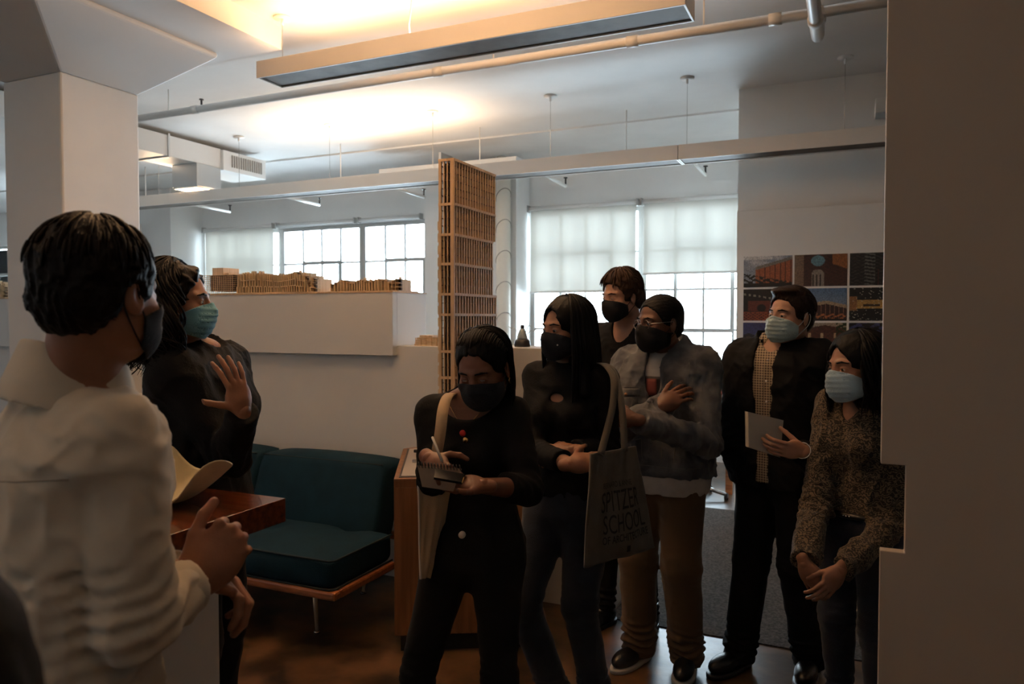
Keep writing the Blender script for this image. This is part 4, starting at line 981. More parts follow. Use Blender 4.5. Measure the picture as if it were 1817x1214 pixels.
def project(fig, f, xs, zs, side=1, drop=False):
    """where a line along the body's depth first meets the garment; local x, z in, world points out"""
    xs = np.asarray(xs, float); zs = np.asarray(zs, float); ys = side*np.linspace(.42, -.12, 90); k = fig.k
    P = np.stack([np.repeat(xs[:, None], 90, 1), np.repeat(ys[None], len(xs), 0), np.repeat(zs[:, None], 90, 1)], -1).reshape(-1, 3)*k
    Wd = fig.b+P@fig.R.T; d = f(Wd).reshape(-1, 90); i = np.argmax(d < 0, 1); ok = (d < 0).any(1) & (i > 1); i = np.clip(i, 1, 89); r_ = np.arange(len(xs)); a = d[r_, i-1]; b = d[r_, i]; t = a/(a-b+1e-9)
    Wd = Wd.reshape(-1, 90, 3); W_o = Wd[r_, i-1]*(1-t[:, None])+Wd[r_, i]*t[:, None]; return W_o[ok] if drop else W_o
def patch(name, fig, f, x0, x1, z0, z1, m, nx=8, nz=8, off=.003, side=1, par=None, slant=0):
    X, Z = np.meshgrid(np.linspace(x0, x1, nx), np.linspace(z0, z1, nz)); Z2 = Z+slant*(X-x0); P = project(fig, f, X.ravel(), Z2.ravel(), side); n = fig.R@V3(0, side, 0)
    i, j = np.meshgrid(np.arange(nx-1), np.arange(nz-1)); a = (j*nx+i).ravel(); Q = np.stack([a, a+1, a+nx+1, a+nx], -1); N = len(P)
    e = [(k, k+1) for k in range(nx-1)]+[(k*nx+nx-1, (k+1)*nx+nx-1) for k in range(nz-1)]+[((nz-1)*nx+k+1, (nz-1)*nx+k) for k in range(nx-1)][::-1]+[((k+1)*nx, k*nx) for k in range(nz-1)]
    S = np.array([(b, a_, a_+N, b+N) for a_, b in e]); P2 = np.concatenate([P+n*off, P-n*.004]); return mesh_obj(name, [(P2, np.concatenate([Q, Q[:, ::-1]+N, S]))], m, par or fig.root, fig.root.location)
def seamline(fig, f, pts, m, r=.0016, side=1, name='seam', par=None):
    pts = np.array(pts, float); t = np.linspace(0, len(pts)-1, 24); P = project(fig, f, np.interp(t, np.arange(len(pts)), pts[:, 0]), np.interp(t, np.arange(len(pts)), pts[:, 1]), side, True)
    bm = bmesh.new(); tube(bm, [tuple(p) for p in P], r, 5); o = obj(name, bm, m, fig.root, True)
    if par is not None: o.parent = par
    return o

# ============================================================ materials for people
def skinm(n, c): 
    m = mat(n, c, .48, bump=.12, bs=220, var=.12, vs_=25); b = m.node_tree.nodes['Principled BSDF']; b.inputs['Subsurface Weight'].default_value = .12; b.inputs['Subsurface Radius'].default_value = (.6, .25, .12); b.inputs['Subsurface Scale'].default_value = .01; return m
def cloth(n, c, bump=.25, bs=260, var=.1, vs_=30, rough=.85, sheen=.15, **k): return mat(n, c, rough, bump=bump, bs=bs, var=var, vs_=vs_, sheen=sheen, spec=.25, **k)
sk_a = skinm('skin_tan', (0.320, 0.144, 0.082)); sk_b = skinm('skin_olive', (0.320, 0.151, 0.088)); sk_c = skinm('skin_brown', (0.192, 0.079, 0.044)); sk_d = skinm('skin_warm', (0.320, 0.151, 0.088))
sk_e = skinm('skin_fair', (0.464, 0.245, 0.163)); sk_f = skinm('skin_dark', (0.136, 0.054, 0.027)); sk_g = skinm('skin_pale', (0.448, 0.238, 0.156)); sk_h = skinm('skin_medium', (0.288, 0.137, 0.082))
hair_k = strand_mat('hair_black', (.0035, .003, .003)); hair_b = strand_mat('hair_dark_brown', (.007, .0045, .0035)); hair_m = strand_mat('hair_brown', (.038, .019, .011))
blackc = cloth('black_cloth', (.004, .004, .0045), sheen=0); blackk = cloth('black_knit', (.004, .004, .0045), bump=.5, bs=120, sheen=0); blackd = cloth('black_denim', (.005, .005, .006), sheen=.02)
shirtw = cloth('cream_oxford', (.62, .56, .46), bs=500, bump=.15, var=.05)
denim = cloth('faded_denim', (.135, .140, .150), bump=.6, bs=300, var=.5, vs_=12, col2=(.065, .070, .082)); jeans = cloth('blue_jeans', (.028, .036, .056), bump=.5, bs=300, var=.4, vs_=9); jeans2 = cloth('dark_jeans', (.014, .021, .040), bump=.5, bs=300, var=.4, vs_=9)
khaki = cloth('khaki_twill', (.125, .075, .040), bump=.3, bs=300, var=.15, vs_=6); teew = cloth('white_tee', (.55, .52, .48), bump=.1)
maskblue = cloth('mask_teal', (.17, .41, .52), bump=.15, bs=500, var=.05, rough=.7); masklight = cloth('mask_pale_blue', (.38, .50, .52), bump=.15, bs=500, var=.05, rough=.7); masksky = cloth('mask_sky_blue', (.36, .50, .60), bump=.15, bs=500, var=.05, rough=.7)
maskk = cloth('mask_black', (.010, .010, .012), bump=.15, bs=500, sheen=.05); maskn = cloth('mask_charcoal', (.018, .020, .026), bump=.15, bs=500, sheen=.05); loopw = mat('white_elastic', (.6, .62, .62), .7)
leather = mat('black_leather', (.008, .008, .009), .3, bump=.3, bs=120); rubber = mat('white_rubber', (.45, .43, .40), .6); lacew = mat('white_lace', (.6, .58, .54), .8)
gold = mat('gold_metal', (.75, .45, .18), .25, 1)
def gingham():
    m = cloth('gingham_check', (.50, .40, .28), bump=.1); nt = m.node_tree; N = nt.nodes; L = nt.links; b = N['Principled BSDF']
    tc = N.new('ShaderNodeTexCoord'); ws = []
    for d in ('X', 'Z'):
        w = N.new('ShaderNodeTexWave'); w.wave_type = 'BANDS'; w.bands_direction = d; w.inputs['Scale'].default_value = 28; L.new(tc.outputs['Object'], w.inputs[0]); ws.append(w)
    mx = N.new('ShaderNodeMath'); mx.operation = 'ADD'; L.new(ws[0].outputs['Fac'], mx.inputs[0]); L.new(ws[1].outputs['Fac'], mx.inputs[1]); mu = N.new('ShaderNodeMath'); mu.operation = 'MULTIPLY'; mu.inputs[1].default_value = .5; L.new(mx.outputs[0], mu.inputs[0])
    cr = N.new('ShaderNodeValToRGB'); cr.color_ramp.elements[0].color = (.08, .05, .04, 1); cr.color_ramp.elements[1].color = (.42, .34, .24, 1); cr.color_ramp.elements[0].position = .25; cr.color_ramp.elements[1].position = .6
    L.new(mu.outputs[0], cr.inputs[0]); L.new(cr.outputs[0], b.inputs['Base Color']); return m
def paisley():
    m = cloth('paisley_print', (.2, .15, .1), bump=.1, sheen=.1); nt = m.node_tree; N = nt.nodes; L = nt.links; b = N['Principled BSDF']; tc = N.new('ShaderNodeTexCoord')
    n = N.new('ShaderNodeTexNoise'); n.inputs['Scale'].default_value = 16; n.inputs['Detail'].default_value = 2; L.new(tc.outputs['Object'], n.inputs[0])
    w = N.new('ShaderNodeTexWave'); w.wave_type = 'RINGS'; w.inputs['Scale'].default_value = 20; w.inputs['Distortion'].default_value = 18; w.inputs['Detail'].default_value = 2.5; w.inputs['Detail Scale'].default_value = 2.2; L.new(tc.outputs['Object'], w.inputs[0])
    cr = N.new('ShaderNodeValToRGB'); e = cr.color_ramp.elements; e[0].color = (.022, .019, .016, 1); e[1].color = (.13, .098, .066, 1); e[0].position = .45; e[1].position = .8
    L.new(w.outputs['Fac'], cr.inputs[0]); L.new(cr.outputs[0], b.inputs['Base Color']); return m
ging = gingham(); pais = paisley()
RV = V3(.9107, .4131, 0); FV = V3(-.4131, .9107, 0)   # plan axes of the group: across the room and away into it
def D(r, f, u): v = RV*r+FV*f+V3(0, 0, u); return tuple(v)
def phi(a): return R(204.4-a)

# ---- man in the cream shirt, seen from behind at left
A = Fig((-1.237, 0.866), 1.745, phi(-137), 'm', 1.0, (0, .05), (-1.161, 0.870, 1.637), phi(-164), .04, 0, .98,
    {1: dict(e=(-1.039, 0.830, 1.113), w=(-1.071, 0.970, 1.126), hand=dict(s=1.15, f=D(.52, .45, .62), n=D(.45, -.75, .5), curl=(1.35, 1.2, .7), thumb=(.55, .8, .0), tcurl=.35)),
     -1: dict(e=(-1.469, 1.091, 0.949), w=(-1.167, 1.036, 1.110), hand=dict(s=1.12, f=D(.95, -.15, -.12), n=D(.1, .35, .95), curl=(.55, .8, .5), per=(0, .1, .15, .25), thumb=(.3, .9, 0), tcurl=.1))},
    label='man from behind in a cream button shirt with clasped hands at left', shw=.152)
A.build_body(sk_a, hh=.0028); A.eyes()
A.top(shirtw, 'shirt', .016, .80, (.93, .93), (.066, .060, .046), .0055, (0, .03, 1.53, .095, .11, .085), .3, .006, 2, 17, ak=.012)
A.collar(shirtw, 1.435, 1.545, .118, .080, .035, .004, tilt=.55, h=.004, cy=-.02)
A.pants(cloth('grey_trousers', (.05, .05, .06)), .008, .98); A.shoes(leather)
for sd in (1, -1):
    a_, w_ = A.el[sd], A.wr[sd]; dd_ = (w_-a_)/np.linalg.norm(w_-a_); c0 = w_-dd_*.045
    def fc(P, c0=c0, dd_=dd_):
        h_ = (P-c0)@dd_; rr = np.linalg.norm(P-c0-h_[:, None]*dd_, axis=1); r0 = .044+.10*np.clip(h_, -.05, .05)+.002*np.sin(h_*90); return np.maximum(np.abs(rr-r0)-.0028, np.abs(h_)-.030)-.0008*ridges(P, 60, 3)
    mesh_obj('cuff', [nets(fc, c0-.075, c0+.075, .003)], shirtw, A.root, A.root.location)
A.hair(hair_b, lambda q: short_cap(q, .015, .060, 3, -.072, .003, .002), (-.14, -.16, -.13), (.14, .14, .17), .003, locks_mesh(A, 300, .035, b0=.0, az=(55, 305), rad=.003, seed=3, cap=(.0925, .111, .097), levels=(.1, 2.5)))
A.mask(maskk)
# shoulder yoke seam and back pleat
# ---- woman with curly hair and teal mask
Bq = Fig((-2.059, 1.921), 1.78, phi(-85), 'f', 1.12, (0, .02), (-2.052, 1.818, 1.651), phi(-99), .02, 0, 1.08,
    {1: dict(e=(-1.843, 1.840, 1.145), w=(-1.701, 1.746, 1.318), hand=dict(f=D(-.18, -.15, 1), n=D(.75, -.6, .1), curl=(.25, .25, .15), spread=1.8, thumb=(.9, .4, -.2), tcurl=.1)),
     -1: dict(e=(-2.240, 2.041, 1.063), w=(-2.045, 1.975, 1.030))}, label='woman with curly dark hair, teal mask and black sweater raising her hand', shw=.165)
Bq.build_body(sk_b); Bq.eyes((.05, .025, .012), hair_b)
Bq.top(blackk, 'sweater', .022, .80, (.97, .97), (.070, .060, .046), .005, (0, .03, 1.525, .075, .09, .055), .45, .007, 3, 15)
Bq.pants(blackd, .008, .98); Bq.shoes(leather)
Bq.mask(maskblue, 'surgical', loopw)
def curly(q):
    d = ell(q, (0, -.022, .045), (.092, .112, .092)); d = smin(d, ell(q, (0, -.07, -.07), (.095, .075, .13)), .05)
    d = smax(d, -ell(q, (0, .125, -.03), (.082, .105, .122)), .02); return d-.006*wave(q, 70, 4)-.004*wave(q, 140, 5)
Bq.hair(hair_b, curly, (-.17, -.2, -.24), (.17, .15, .2), .005, locks_mesh(Bq, 280, .19, az=(70, 290), rad=.0036, curl=.020, seed=5, spread=.035, cap=(.100, .120, .102), freq=48, levels=(.05, 1.7)))
# ---- woman writing in a notebook
C = Fig((-1.140, 2.195), 1.60, phi(11), 'f', 1.06, (0, .02), (-1.064, 2.127, 1.439), phi(22), .42, .04, 1.0,
    {1: dict(e=(-1.216, 2.067, 1.077), w=(-1.109, 1.867, 1.192), hand=dict(f=D(.55, -.65, -.35), n=D(-.55, -.6, .6), curl=(.9, .8, .4), per=(-.1, 0, .2, .3), thumb=(.9, .5, -.3), tcurl=.5)),
     -1: dict(e=(-0.914, 2.127, 1.069), w=(-0.955, 1.901, 1.122), hand=dict(f=D(-.93, -.15, .05), n=D(.1, .45, -.9), curl=(.35, .5, .3), thumb=(.8, .6, -.3), tcurl=.3))},
    {1: dict(k=(.185, .07, .47), a=(.185, .0, .085)), -1: dict(k=(-.11, .04, .47), a=(-.12, -.03, .085))}, label='woman in black looking down and writing in a spiral notebook')
C.open = .4; C.build_body(sk_c, hh=.0024, h=.007); C.eyes((.04, .02, .01), hair_k, .9)
C.top(blackc, 'shirt', .008, .92, (.55, .50), (.054, .052, .050), .0025, (0, .10, 1.50, .125, .13, .105), .1, .006, 4)
C.pants(blackd, .008, 1.05, r=(.092, .056, .040)); C.shoes(leather); C.mask(maskn)
def tied(q, t=.010, L=-.16):
    d = ell(q, (0, -.014, .042), (.077+t, .096+t, .082+t))+.8*t*np.clip((q[:, 1]-.02)/.06, 0, 1)*(q[:, 2] < .2); d = smin(d, cone(q, (0, -.075, .0), (0, -.10, L), .060, .045), .05)
    Q = q.copy(); Q[:, 0] = np.abs(q[:, 0]); d = smax(d, -ell(q, (0, .122, -.030), (.105, .105, .130))+.004*wave(q, 130, 3)*1., .006); d = d+.005*np.exp(-((q[:, 0]-.008)/.004)**2)*(q[:, 2] > .06)*(q[:, 1] > -.02); d = smax(d, -ell(Q, (.095, .03, -.065), (.035, .075, .065)), .01); d = smax(d, -ell(Q, (.094, -.008, -.008), (.022, .020, .030)), .005); return d-.0018*ridges(q*V3(1.4, .5, .6), 90, 8)
C.hair(hair_k, tied, (-.15, -.2, -.24), (.15, .15, .18), .0035, sweep(C, 150, .0032, (.0875, .104, .0935), b0=44, locks=locks_mesh(C, 150, .20, az=(95, 265), rad=.005, seed=7, spread=.015, cap=(.089, .108, .093), curl=.003, freq=22, levels=(.1, 1.9), down=tuple(C.R@V3(0, -.25, -1)))))
# ---- tall woman with long hair, black top and jeans
Dq = Fig((-1.007, 2.761), 1.70, phi(32), 'f', 1.02, (0, .0), (-0.999, 2.709, 1.554), phi(56), .06, 0, 1.0,
    {1: dict(e=(-1.098, 2.626, 1.095), w=(-0.891, 2.457, 1.090), hand=dict(f=D(.92, .1, .12), n=D(-.2, -.75, .6), curl=(.35, .5, .3), thumb=(.8, .5, -.2), tcurl=.3)),
     -1: dict(e=(-0.844, 2.742, 1.095), w=(-0.920, 2.554, 1.120), hand=dict(f=D(-.9, .25, -.1), n=D(0, -.6, .7), curl=(.5, .5, .4)))},
    {1: dict(k=(.14, .13, .50), a=(.03, .0, .085)), -1: dict(k=(-.05, .0, .49), a=(-.10, -.08, .085))}, label='tall woman with long straight black hair, charcoal mask and blue jeans')
Dq.build_body(sk_d); Dq.eyes((.05, .025, .012), hair_k)
Dq.top(blackc, 'blouse', .009, .94, (.80, .9), (.054, .048, .042), .0025, (0, .02, 1.52, .07, .08, .055), .1, .006, 5, cutter=lambda q: ell(q, (0, .12, 1.335), (.032, .07, .018)))
Dq.pants(jeans, .008, 1.06, r=(.096, .064, .052), loose=.004); Dq.shoes(leather); Dq.mask(maskn)
def longcap(q, t=.012):
    d = ell(q, (0, -.014, .042), (.077+t, .096+t, .084+t)); d = smin(d, cone(q, (0, -.06, -.01), (0, -.09, -.26), .075, .085), .05)
    Q = q.copy(); Q[:, 0] = np.abs(q[:, 0]); d = smin(d, cone(Q, (.072, -.012, .0), (.098, .0, -.24), .024, .030), .03)
    d = smax(d, -ell(q, (0, .122, -.032), (.066, .104, .132))+.004*wave(q, 130, 5), .006); d = d+.004*np.exp(-(q[:, 0]/.004)**2)*(q[:, 2] > .06); return d-.0018*ridges(q*V3(1.4, .7, .35), 80, 9)
Dq.hair(hair_k, longcap, (-.19, -.22, -.36), (.19, .15, .2), .0045, locks_mesh(Dq, 240, .29, az=(62, 298), rad=.0055, seed=9, spread=.025, cap=(.091, .110, .098), curl=.003, freq=15, levels=(.05, 1.6)))
# ---- man with brown wavy hair at the back
E_ = Fig((-1.041, 3.766), 1.87, phi(38), 'm', .95, (0, .0), (-1.057, 3.655, 1.704), phi(58), .14, 0, 1.0,
    {1: dict(e=(-1.189, 3.706, 1.090), w=(-1.146, 3.629, 0.843)), -1: dict(e=(-0.912, 3.853, 1.087), w=(-0.911, 3.757, 0.839))},
    {1: dict(k=(.10, .03, .49), a=(.10, .06, .085)), -1: dict(k=(-.08, .03, .49), a=(-.10, -.02, .085))}, label='tall man with brown wavy hair and open black collar at the back')
E_.open = .6; E_.build_body(sk_e); E_.eyes((.06, .04, .02), hair_m, .3)
E_.top(blackc, 'shirt', .014, .86, (1, 1), (.062, .052, .04), .004, (0, .06, 1.50, .060, .10, .13), .3, .007, 6)
E_.collar(blackc, 1.43, 1.51, .095, .070, .06, .004, tilt=.3)
E_.pants(blackd, .008, 1.0); E_.shoes(leather, boot=True); E_.mask(maskk)
def wavy(q, t=.017):
    d = short_cap(q, t, .066, 11, -.075, .003, .010); d = smin(d, ell(q, (0, -.10, -.01), (.05, .045, .06)), .03); return d-.003*wave(q, 60, 2)
E_.hair(hair_m, wavy, (-.16, -.2, -.16), (.16, .15, .18), .004, sweep(E_, 120, .0035, (.094, .113, .106), b0=58, b1=200, seed=6, wob=.004, locks=locks_mesh(E_, 130, .07, b0=.01, az=(20, 340), rad=.005, seed=12, cap=(.096, .114, .108), curl=.005, freq=30, levels=(.1, 1.2), spread=.02)))
# ---- man in the denim jacket with crossed arms
F_ = Fig((-0.777, 3.403), 1.735, phi(33), 'm', 1.08, (0, .0), (-0.780, 3.304, 1.575), phi(62), .05, 0, 1.04,
    {1: dict(e=(-0.925, 3.145, 1.110), w=(-0.717, 3.068, 1.234), hand=dict(f=D(.80, .25, .45), n=D(-.3, -.9, .45), curl=(.3, .35, .25), thumb=(.5, .8, .1), tcurl=.2, s=1.0)),
     -1: dict(e=(-0.563, 3.285, 1.064), w=(-0.787, 2.903, 1.199), hand=dict(f=D(-.85, .3, .12), n=D(-.1, -.8, .6), curl=(.4, .5, .4)))},
    {1: dict(k=(.11, .04, .49), a=(.11, .02, .085)), -1: dict(k=(-.10, .04, .49), a=(-.11, -.02, .085))}, label='man with short black hair and black mask in a faded denim jacket, arms crossed', shw=.170)
F_.build_body(sk_f); F_.eyes((.02, .01, .006), hair_k)
F_.top(teew, 'tee_shirt', .018, .82, (.0, .0), (.06, .05, .04), .003, (0, .03, 1.525, .075, .095, .055), .5, .008, 7)
def openf(q, w0=.062, w1=.010, za=1.50, zb=1.10, x0=0, cap_=.93):
    t = np.clip((za-q[:, 2])/(za-zb), 0, 1); w = w0+(w1-w0)*t; return np.maximum(np.maximum(np.abs(q[:, 0]-x0)-w, .02-q[:, 1]), cap_-q[:, 2])
F_.top(denim, 'jacket', .036, .90, (1, .93), (.068, .062, .050), .006, (0, .03, 1.53, .088, .11, .06), .5, .0065, 8, 20, cutter=lambda q: openf(q, .050, .006, 1.50, 1.15, 0, 1.05))
F_.collar(denim, 1.43, 1.515, .125, .084, .045, .005, tilt=.3, cy=-.015)
F_.pants(khaki, .006, 1.0, r=(.100, .076, .060), loose=.012, fold=.0035, seed=12); F_.shoes(leather, rubber, lacew); F_.mask(maskk)
F_.hair(hair_k, lambda q: short_cap(q, .008, .066, 13, -.070, .0)-.0012*wave(q, 420, 2), (-.12, -.14, -.11), (.12, .13, .15), .0026)
def beard(P):
    q = F_.hl(P); d = F_.face(q)-.006; d = np.maximum(d, q[:, 2]+.035); d = np.maximum(d, -.005-q[:, 1]); return (d-.001*wave(q, 300, 3))*F_.hs
c_ = F_.hw((0, .04, -.07)); mesh_obj('beard', [nets(beard, c_-.11, c_+.11, .003)], hair_k, F_.root, F_.root.location)
# ---- man in black jacket holding a book
G = Fig((-0.298, 3.576), 1.77, phi(42), 'm', 1.04, (0, .0), (-0.249, 3.513, 1.605), phi(62), -.02, -.03, 1.0,
    {1: dict(e=(-0.500, 3.554, 1.015), w=(-0.433, 3.686, 0.789)),
     -1: dict(e=(-0.104, 3.533, 0.927), w=(-0.169, 3.113, 1.084), hand=dict(s=.88, f=D(-.90, -.12, .10), n=D(-.15, -.93, -.3), curl=(.35, .6, .4), spread=.5, thumb=(.5, .7, -.7), tcurl=.1))},
    {1: dict(k=(.10, .04, .49), a=(.13, .10, .085)), -1: dict(k=(-.10, .02, .49), a=(-.13, -.06, .085))}, label='man in black jacket and checked shirt with pale mask holding a book')
G.build_body(sk_g, hh=.0024); G.eyes((.035, .02, .012), hair_b)
G.top(ging, 'shirt', .019, .86, (0, 0), (.06, .05, .04), .002, (0, .06, 1.53, .062, .10, .10), .3, .007, 9)
G.collar(ging, 1.43, 1.515, .090, .068, .045, .004, tilt=.25)
G.top(blackc, 'jacket', .034, .84, (1, .97), (.075, .063, .048), .0045, (0, .03, 1.53, .095, .11, .06), .4, .0065, 10, cutter=lambda q: openf(q, .052, .024, 1.50, .9, .016, .5))
G.collar(blackc, 1.425, 1.50, .122, .088, .07, .005, tilt=.3, name='jacket_collar')
G.pants(blackd, .010, 1.0, r=(.096, .07, .055), loose=.008); G.shoes(leather); G.mask(masklight, 'surgical', loopw)
def quiff(q): return smin(short_cap(q, .012, .068, 15, -.068, .002, .006), ell(q, (.0, .045, .112), (.062, .045, .020)), .025)-.001*ridges(q, 120, 3)
G.hair(strand_mat('hair_chestnut', (.020, .010, .006)), quiff, (-.14, -.16, -.12), (.14, .14, .19), .003, sweep(G, 150, .003, (.089, .108, .099), b0=62, b1=195, seed=4))
# ---- woman in the paisley blouse at right
H = Fig((0.045, 3.161), 1.56, phi(58), 'f', 1.06, (0, .02), (0.017, 3.056, 1.412), phi(74), .05, .05, 1.08,
    {1: dict(e=(-0.116, 3.064, 0.880), w=(-0.140, 2.785, 0.743), hand=dict(f=D(.35, -.1, -.9), n=D(-.7, -.6, .1), curl=(.35, .5, .3), thumb=(.6, .75, -.2))),
     -1: dict(e=(0.163, 3.124, 0.842), w=(-0.028, 2.792, 0.733), hand=dict(f=D(-.6, -.1, -.75), n=D(.1, -1, .1), curl=(.35, .45, .3), thumb=(.6, .75, -.2)))},
    label='woman in dark paisley blouse and pale blue mask behind the notched partition')
H.build_body(sk_h, hh=.0024); H.eyes((.04, .02, .01), hair_k)
H.top(pais, 'blouse', .016, .96, (.96, .96), (.066, .062, .050), .006, (0, .08, 1.49, .050, .10, .13), .35, .0055, 11, 17)
H.collar(pais, 1.42, 1.47, .088, .066, .055, .003, tilt=.3)
H.pants(jeans2, .008, 1.04, r=(.098, .066, .05)); H.shoes(leather); H.mask(masksky, 'surgical', loopw)
def bob(q):
    d = ell(q, (0, -.018, .045), (.094, .110, .096)); d = smin(d, ell(q, (0, -.06, -.06), (.098, .07, .12)), .05); d = smax(d, -ell(q, (.008, .122, -.032), (.068, .106, .130))+.006*wave(q, 90, 7), .006); return d-.003*wave(q, 45, 4)-.0015*ridges(q*V3(1.3, .6, .5), 80, 3)
H.hair(hair_k, bob, (-.16, -.19, -.24), (.16, .15, .2), .0045, locks_mesh(H, 170, .16, az=(62, 298), rad=.005, curl=.008, seed=15, spread=.02, cap=(.094, .112, .098), freq=26, levels=(.05, 1.6)))
# ---- dark clothed bystander right beside the camera, only the shoulder is in view
I_ = Fig((-0.694, 0.191), 1.71, phi(-178), 'm', 1.0, label='blurred dark clothed bystander cut off by the lower left edge')
I_.build_body(sk_a, h=.012, hh=.005); I_.eyes(); I_.top(blackc, 'coat', .03, .6, (1, 1), (.075, .065, .05), .004, None, .4, .009); I_.pants(blackd); I_.shoes(leather)
I_.hair(hair_b, lambda q: short_cap(q), (-.14, -.16, -.12), (.14, .14, .19), .006)

# ============================================================ garment details
seamd = cloth('denim_seam', (.15, .145, .14), bump=.2); copper = mat('copper_button', (.45, .25, .14), .35, 1)
fA = A.gf['shirt']; seamw = cloth('shirt_seam', (.42, .37, .30), bump=.1)
seamline(A, fA, [(-.19, 1.36), (0, 1.345), (.19, 1.36)], seamw, .0018, -1); seamline(A, fA, [(.012, 1.345), (.010, 1.05), (.012, .86)], seamw, .0015, -1); seamline(A, fA, [(-.016, 1.345), (-.014, 1.05)], seamw, .0015, -1)
fF = F_.gf['jacket']; jk = [c for c in F_.root.children if c.name.startswith('jacket')][0]
for sd in (1, -1):
    patch('pocket_flap', F_, fF, sd*.055, sd*.145, 1.265, 1.30, denim, 8, 5, .004); seamline(F_, fF, [(sd*.05, 1.305), (sd*.15, 1.305)], seamd); seamline(F_, fF, [(sd*.075, 1.26), (sd*.05, 1.10), (sd*.045, .975)], seamd); seamline(F_, fF, [(sd*.125, 1.26), (sd*.11, 1.10), (sd*.10, .975)], seamd)
    seamline(F_, fF, [(sd*.155, 1.42), (sd*.165, 1.25)], seamd)
    p = project(F_, fF, [sd*.10], [1.275])[0]; bm = bmesh.new(); ball(bm, tuple(p+F_.R@V3(0, .005, 0)), .008, 12, (1, 1, 1)); obj('button', bm, copper, F_.root, True)
seamline(F_, fF, [(-.2, .955), (0, .955), (.2, .955)], seamd)
fT = F_.gf['tee_shirt']; patch('shirt_print', F_, fT, -.045, .06, 1.13, 1.355, mat('print_dark', (.02, .014, .014), .7), 10, 12, .002)
patch('shirt_print', F_, fT, -.018, .030, 1.27, 1.345, mat('print_red', (.16, .03, .022), .7), 6, 6, .004); patch('shirt_print', F_, fT, -.03, .0, 1.15, 1.22, MATS['print_red'], 6, 6, .004)
# round metal glasses of the denim man
bm = bmesh.new()
for sd in (1, -1):
    tube(bm, [tuple(F_.hw((sd*.033+.024*math.cos(a), .101-.010*abs(math.cos(a)*.5+.5*1)*1, .001+.019*math.sin(a)))) for a in [2*math.pi*j/24 for j in range(25)]], .0012, 6)
    tube(bm, [tuple(F_.hw(p)) for p in ((sd*.057, .092, .006), (sd*.074, .05, .008), (sd*.083, -.005, .010), (sd*.082, -.025, -.004))], .0013, 6)
tube(bm, [tuple(F_.hw(p)) for p in ((-.010, .099, .004), (0, .103, .006), (.010, .099, .004))], .0012, 6)
obj('glasses', bm, chrome, F_.root, True)
# shirt buttons, waist buttons, belt
fG = G.gf['shirt']
for z in (1.40, 1.31, 1.22, 1.13, 1.04):
    p = project(G, fG, [.0], [z])[0]; bm = bmesh.new(); ball(bm, tuple(p), .005, 10); obj('button', bm, whmetal, G.root, True)
seamline(G, fG, [(.012, 1.42), (.012, .9)], cloth('gingham_seam', (.35, .27, .18)), .0012)
seamline(G, fG, [(-.012, 1.42), (-.012, .9)], MATS['gingham_seam'], .0012)
fH = H.gf['blouse']; seamline(H, fH, [(.014, 1.33), (.014, .98)], cloth('blouse_seam', (.03, .025, .02)), .0015)
for i in range(9):
    p = H.W(-.03+.013*i, .135+.004*math.sin(i), .965); bm = bmesh.new(); ball(bm, tuple(p), .004, 8); obj('belt_stud', bm, chrome, H.root, True)
bm = bmesh.new(); tube(bm, [tuple(H.W(.155*math.cos(a)*1.02, .128*math.sin(a), .965)) for a in np.linspace(-.2, 3.34, 24)], .012, 8); obj('belt', bm, leather, H.root, True)
p = C.W(.0, .150, 1.005); bm = bmesh.new(); cyl(bm, tuple(p-C.R@V3(0, .01, 0)), tuple(p), .011, n=16); obj('button', bm, mat('pale_button', (.6, .58, .55), .4), C.root, True)
# necklace on the writing woman
fC = lambda P: C.torso(P, 0)
def ck(pts, r=.0012): 
    pts = np.array(pts); P = project(C, fC, pts[:, 0], pts[:, 1])+C.R@V3(0, .003, 0); bm = bmesh.new(); tube(bm, spline([tuple(p) for p in P], 4), r, 5); return bm
nk = obj('necklace', ck([(-.062, 1.44), (-.035, 1.405), (-.004, 1.365), (0, 1.36), (.004, 1.365), (.035, 1.405), (.062, 1.44)]), gold, C.root, True)
for (x, z, r_, mm) in ((.004, 1.352, .011, mat('red_enamel', (.5, .02, .015), .3)), (-.006, 1.328, .011, gold)):
    p = project(C, fC, [x], [z])[0]+C.R@V3(0, .012, 0); bm = bmesh.new(); ball(bm, tuple(p), r_, 14, (1, .5, 1)); obj('pendant', bm, mm, nk, True)
for sd in (-1,):
    c = C.hw((sd*.084, -.006, -.045)); bm = bmesh.new(); tube(bm, [tuple(c+V3(0, .010*math.cos(a), .010*math.sin(a))) for a in np.linspace(0, 6.28, 14)], .002, 6); obj('earring', bm, gold, C.root, True)
c = Dq.hw((-.052, .088, -.050)); bm = bmesh.new(); ball(bm, tuple(c), .0035, 10); obj('mask_bead', bm, whmetal, Dq.root, True)
# wrist things
bm = bmesh.new(); w_ = G.wr[-1]; dd_ = w_-G.el[-1]; dd_ /= np.linalg.norm(dd_); u_ = np.cross(dd_, V3(0, 0, 1)); u_ /= np.linalg.norm(u_); v_ = np.cross(dd_, u_)
tube(bm, [tuple(w_+dd_*.004+(u_*math.cos(a)+v_*math.sin(a))*.031) for a in np.linspace(0, 6.283, 20)], .0035, 6); obj('bracelet', bm, chrome, G.root, True)

# ============================================================ things that are carried
def board(c4, t, m, name, parent, m_side=None):
    bm, fm = quad_sheet(c4, 4, 4, 0, t/2, 0, 0); 
    return obj(name, bm, m, parent), fm
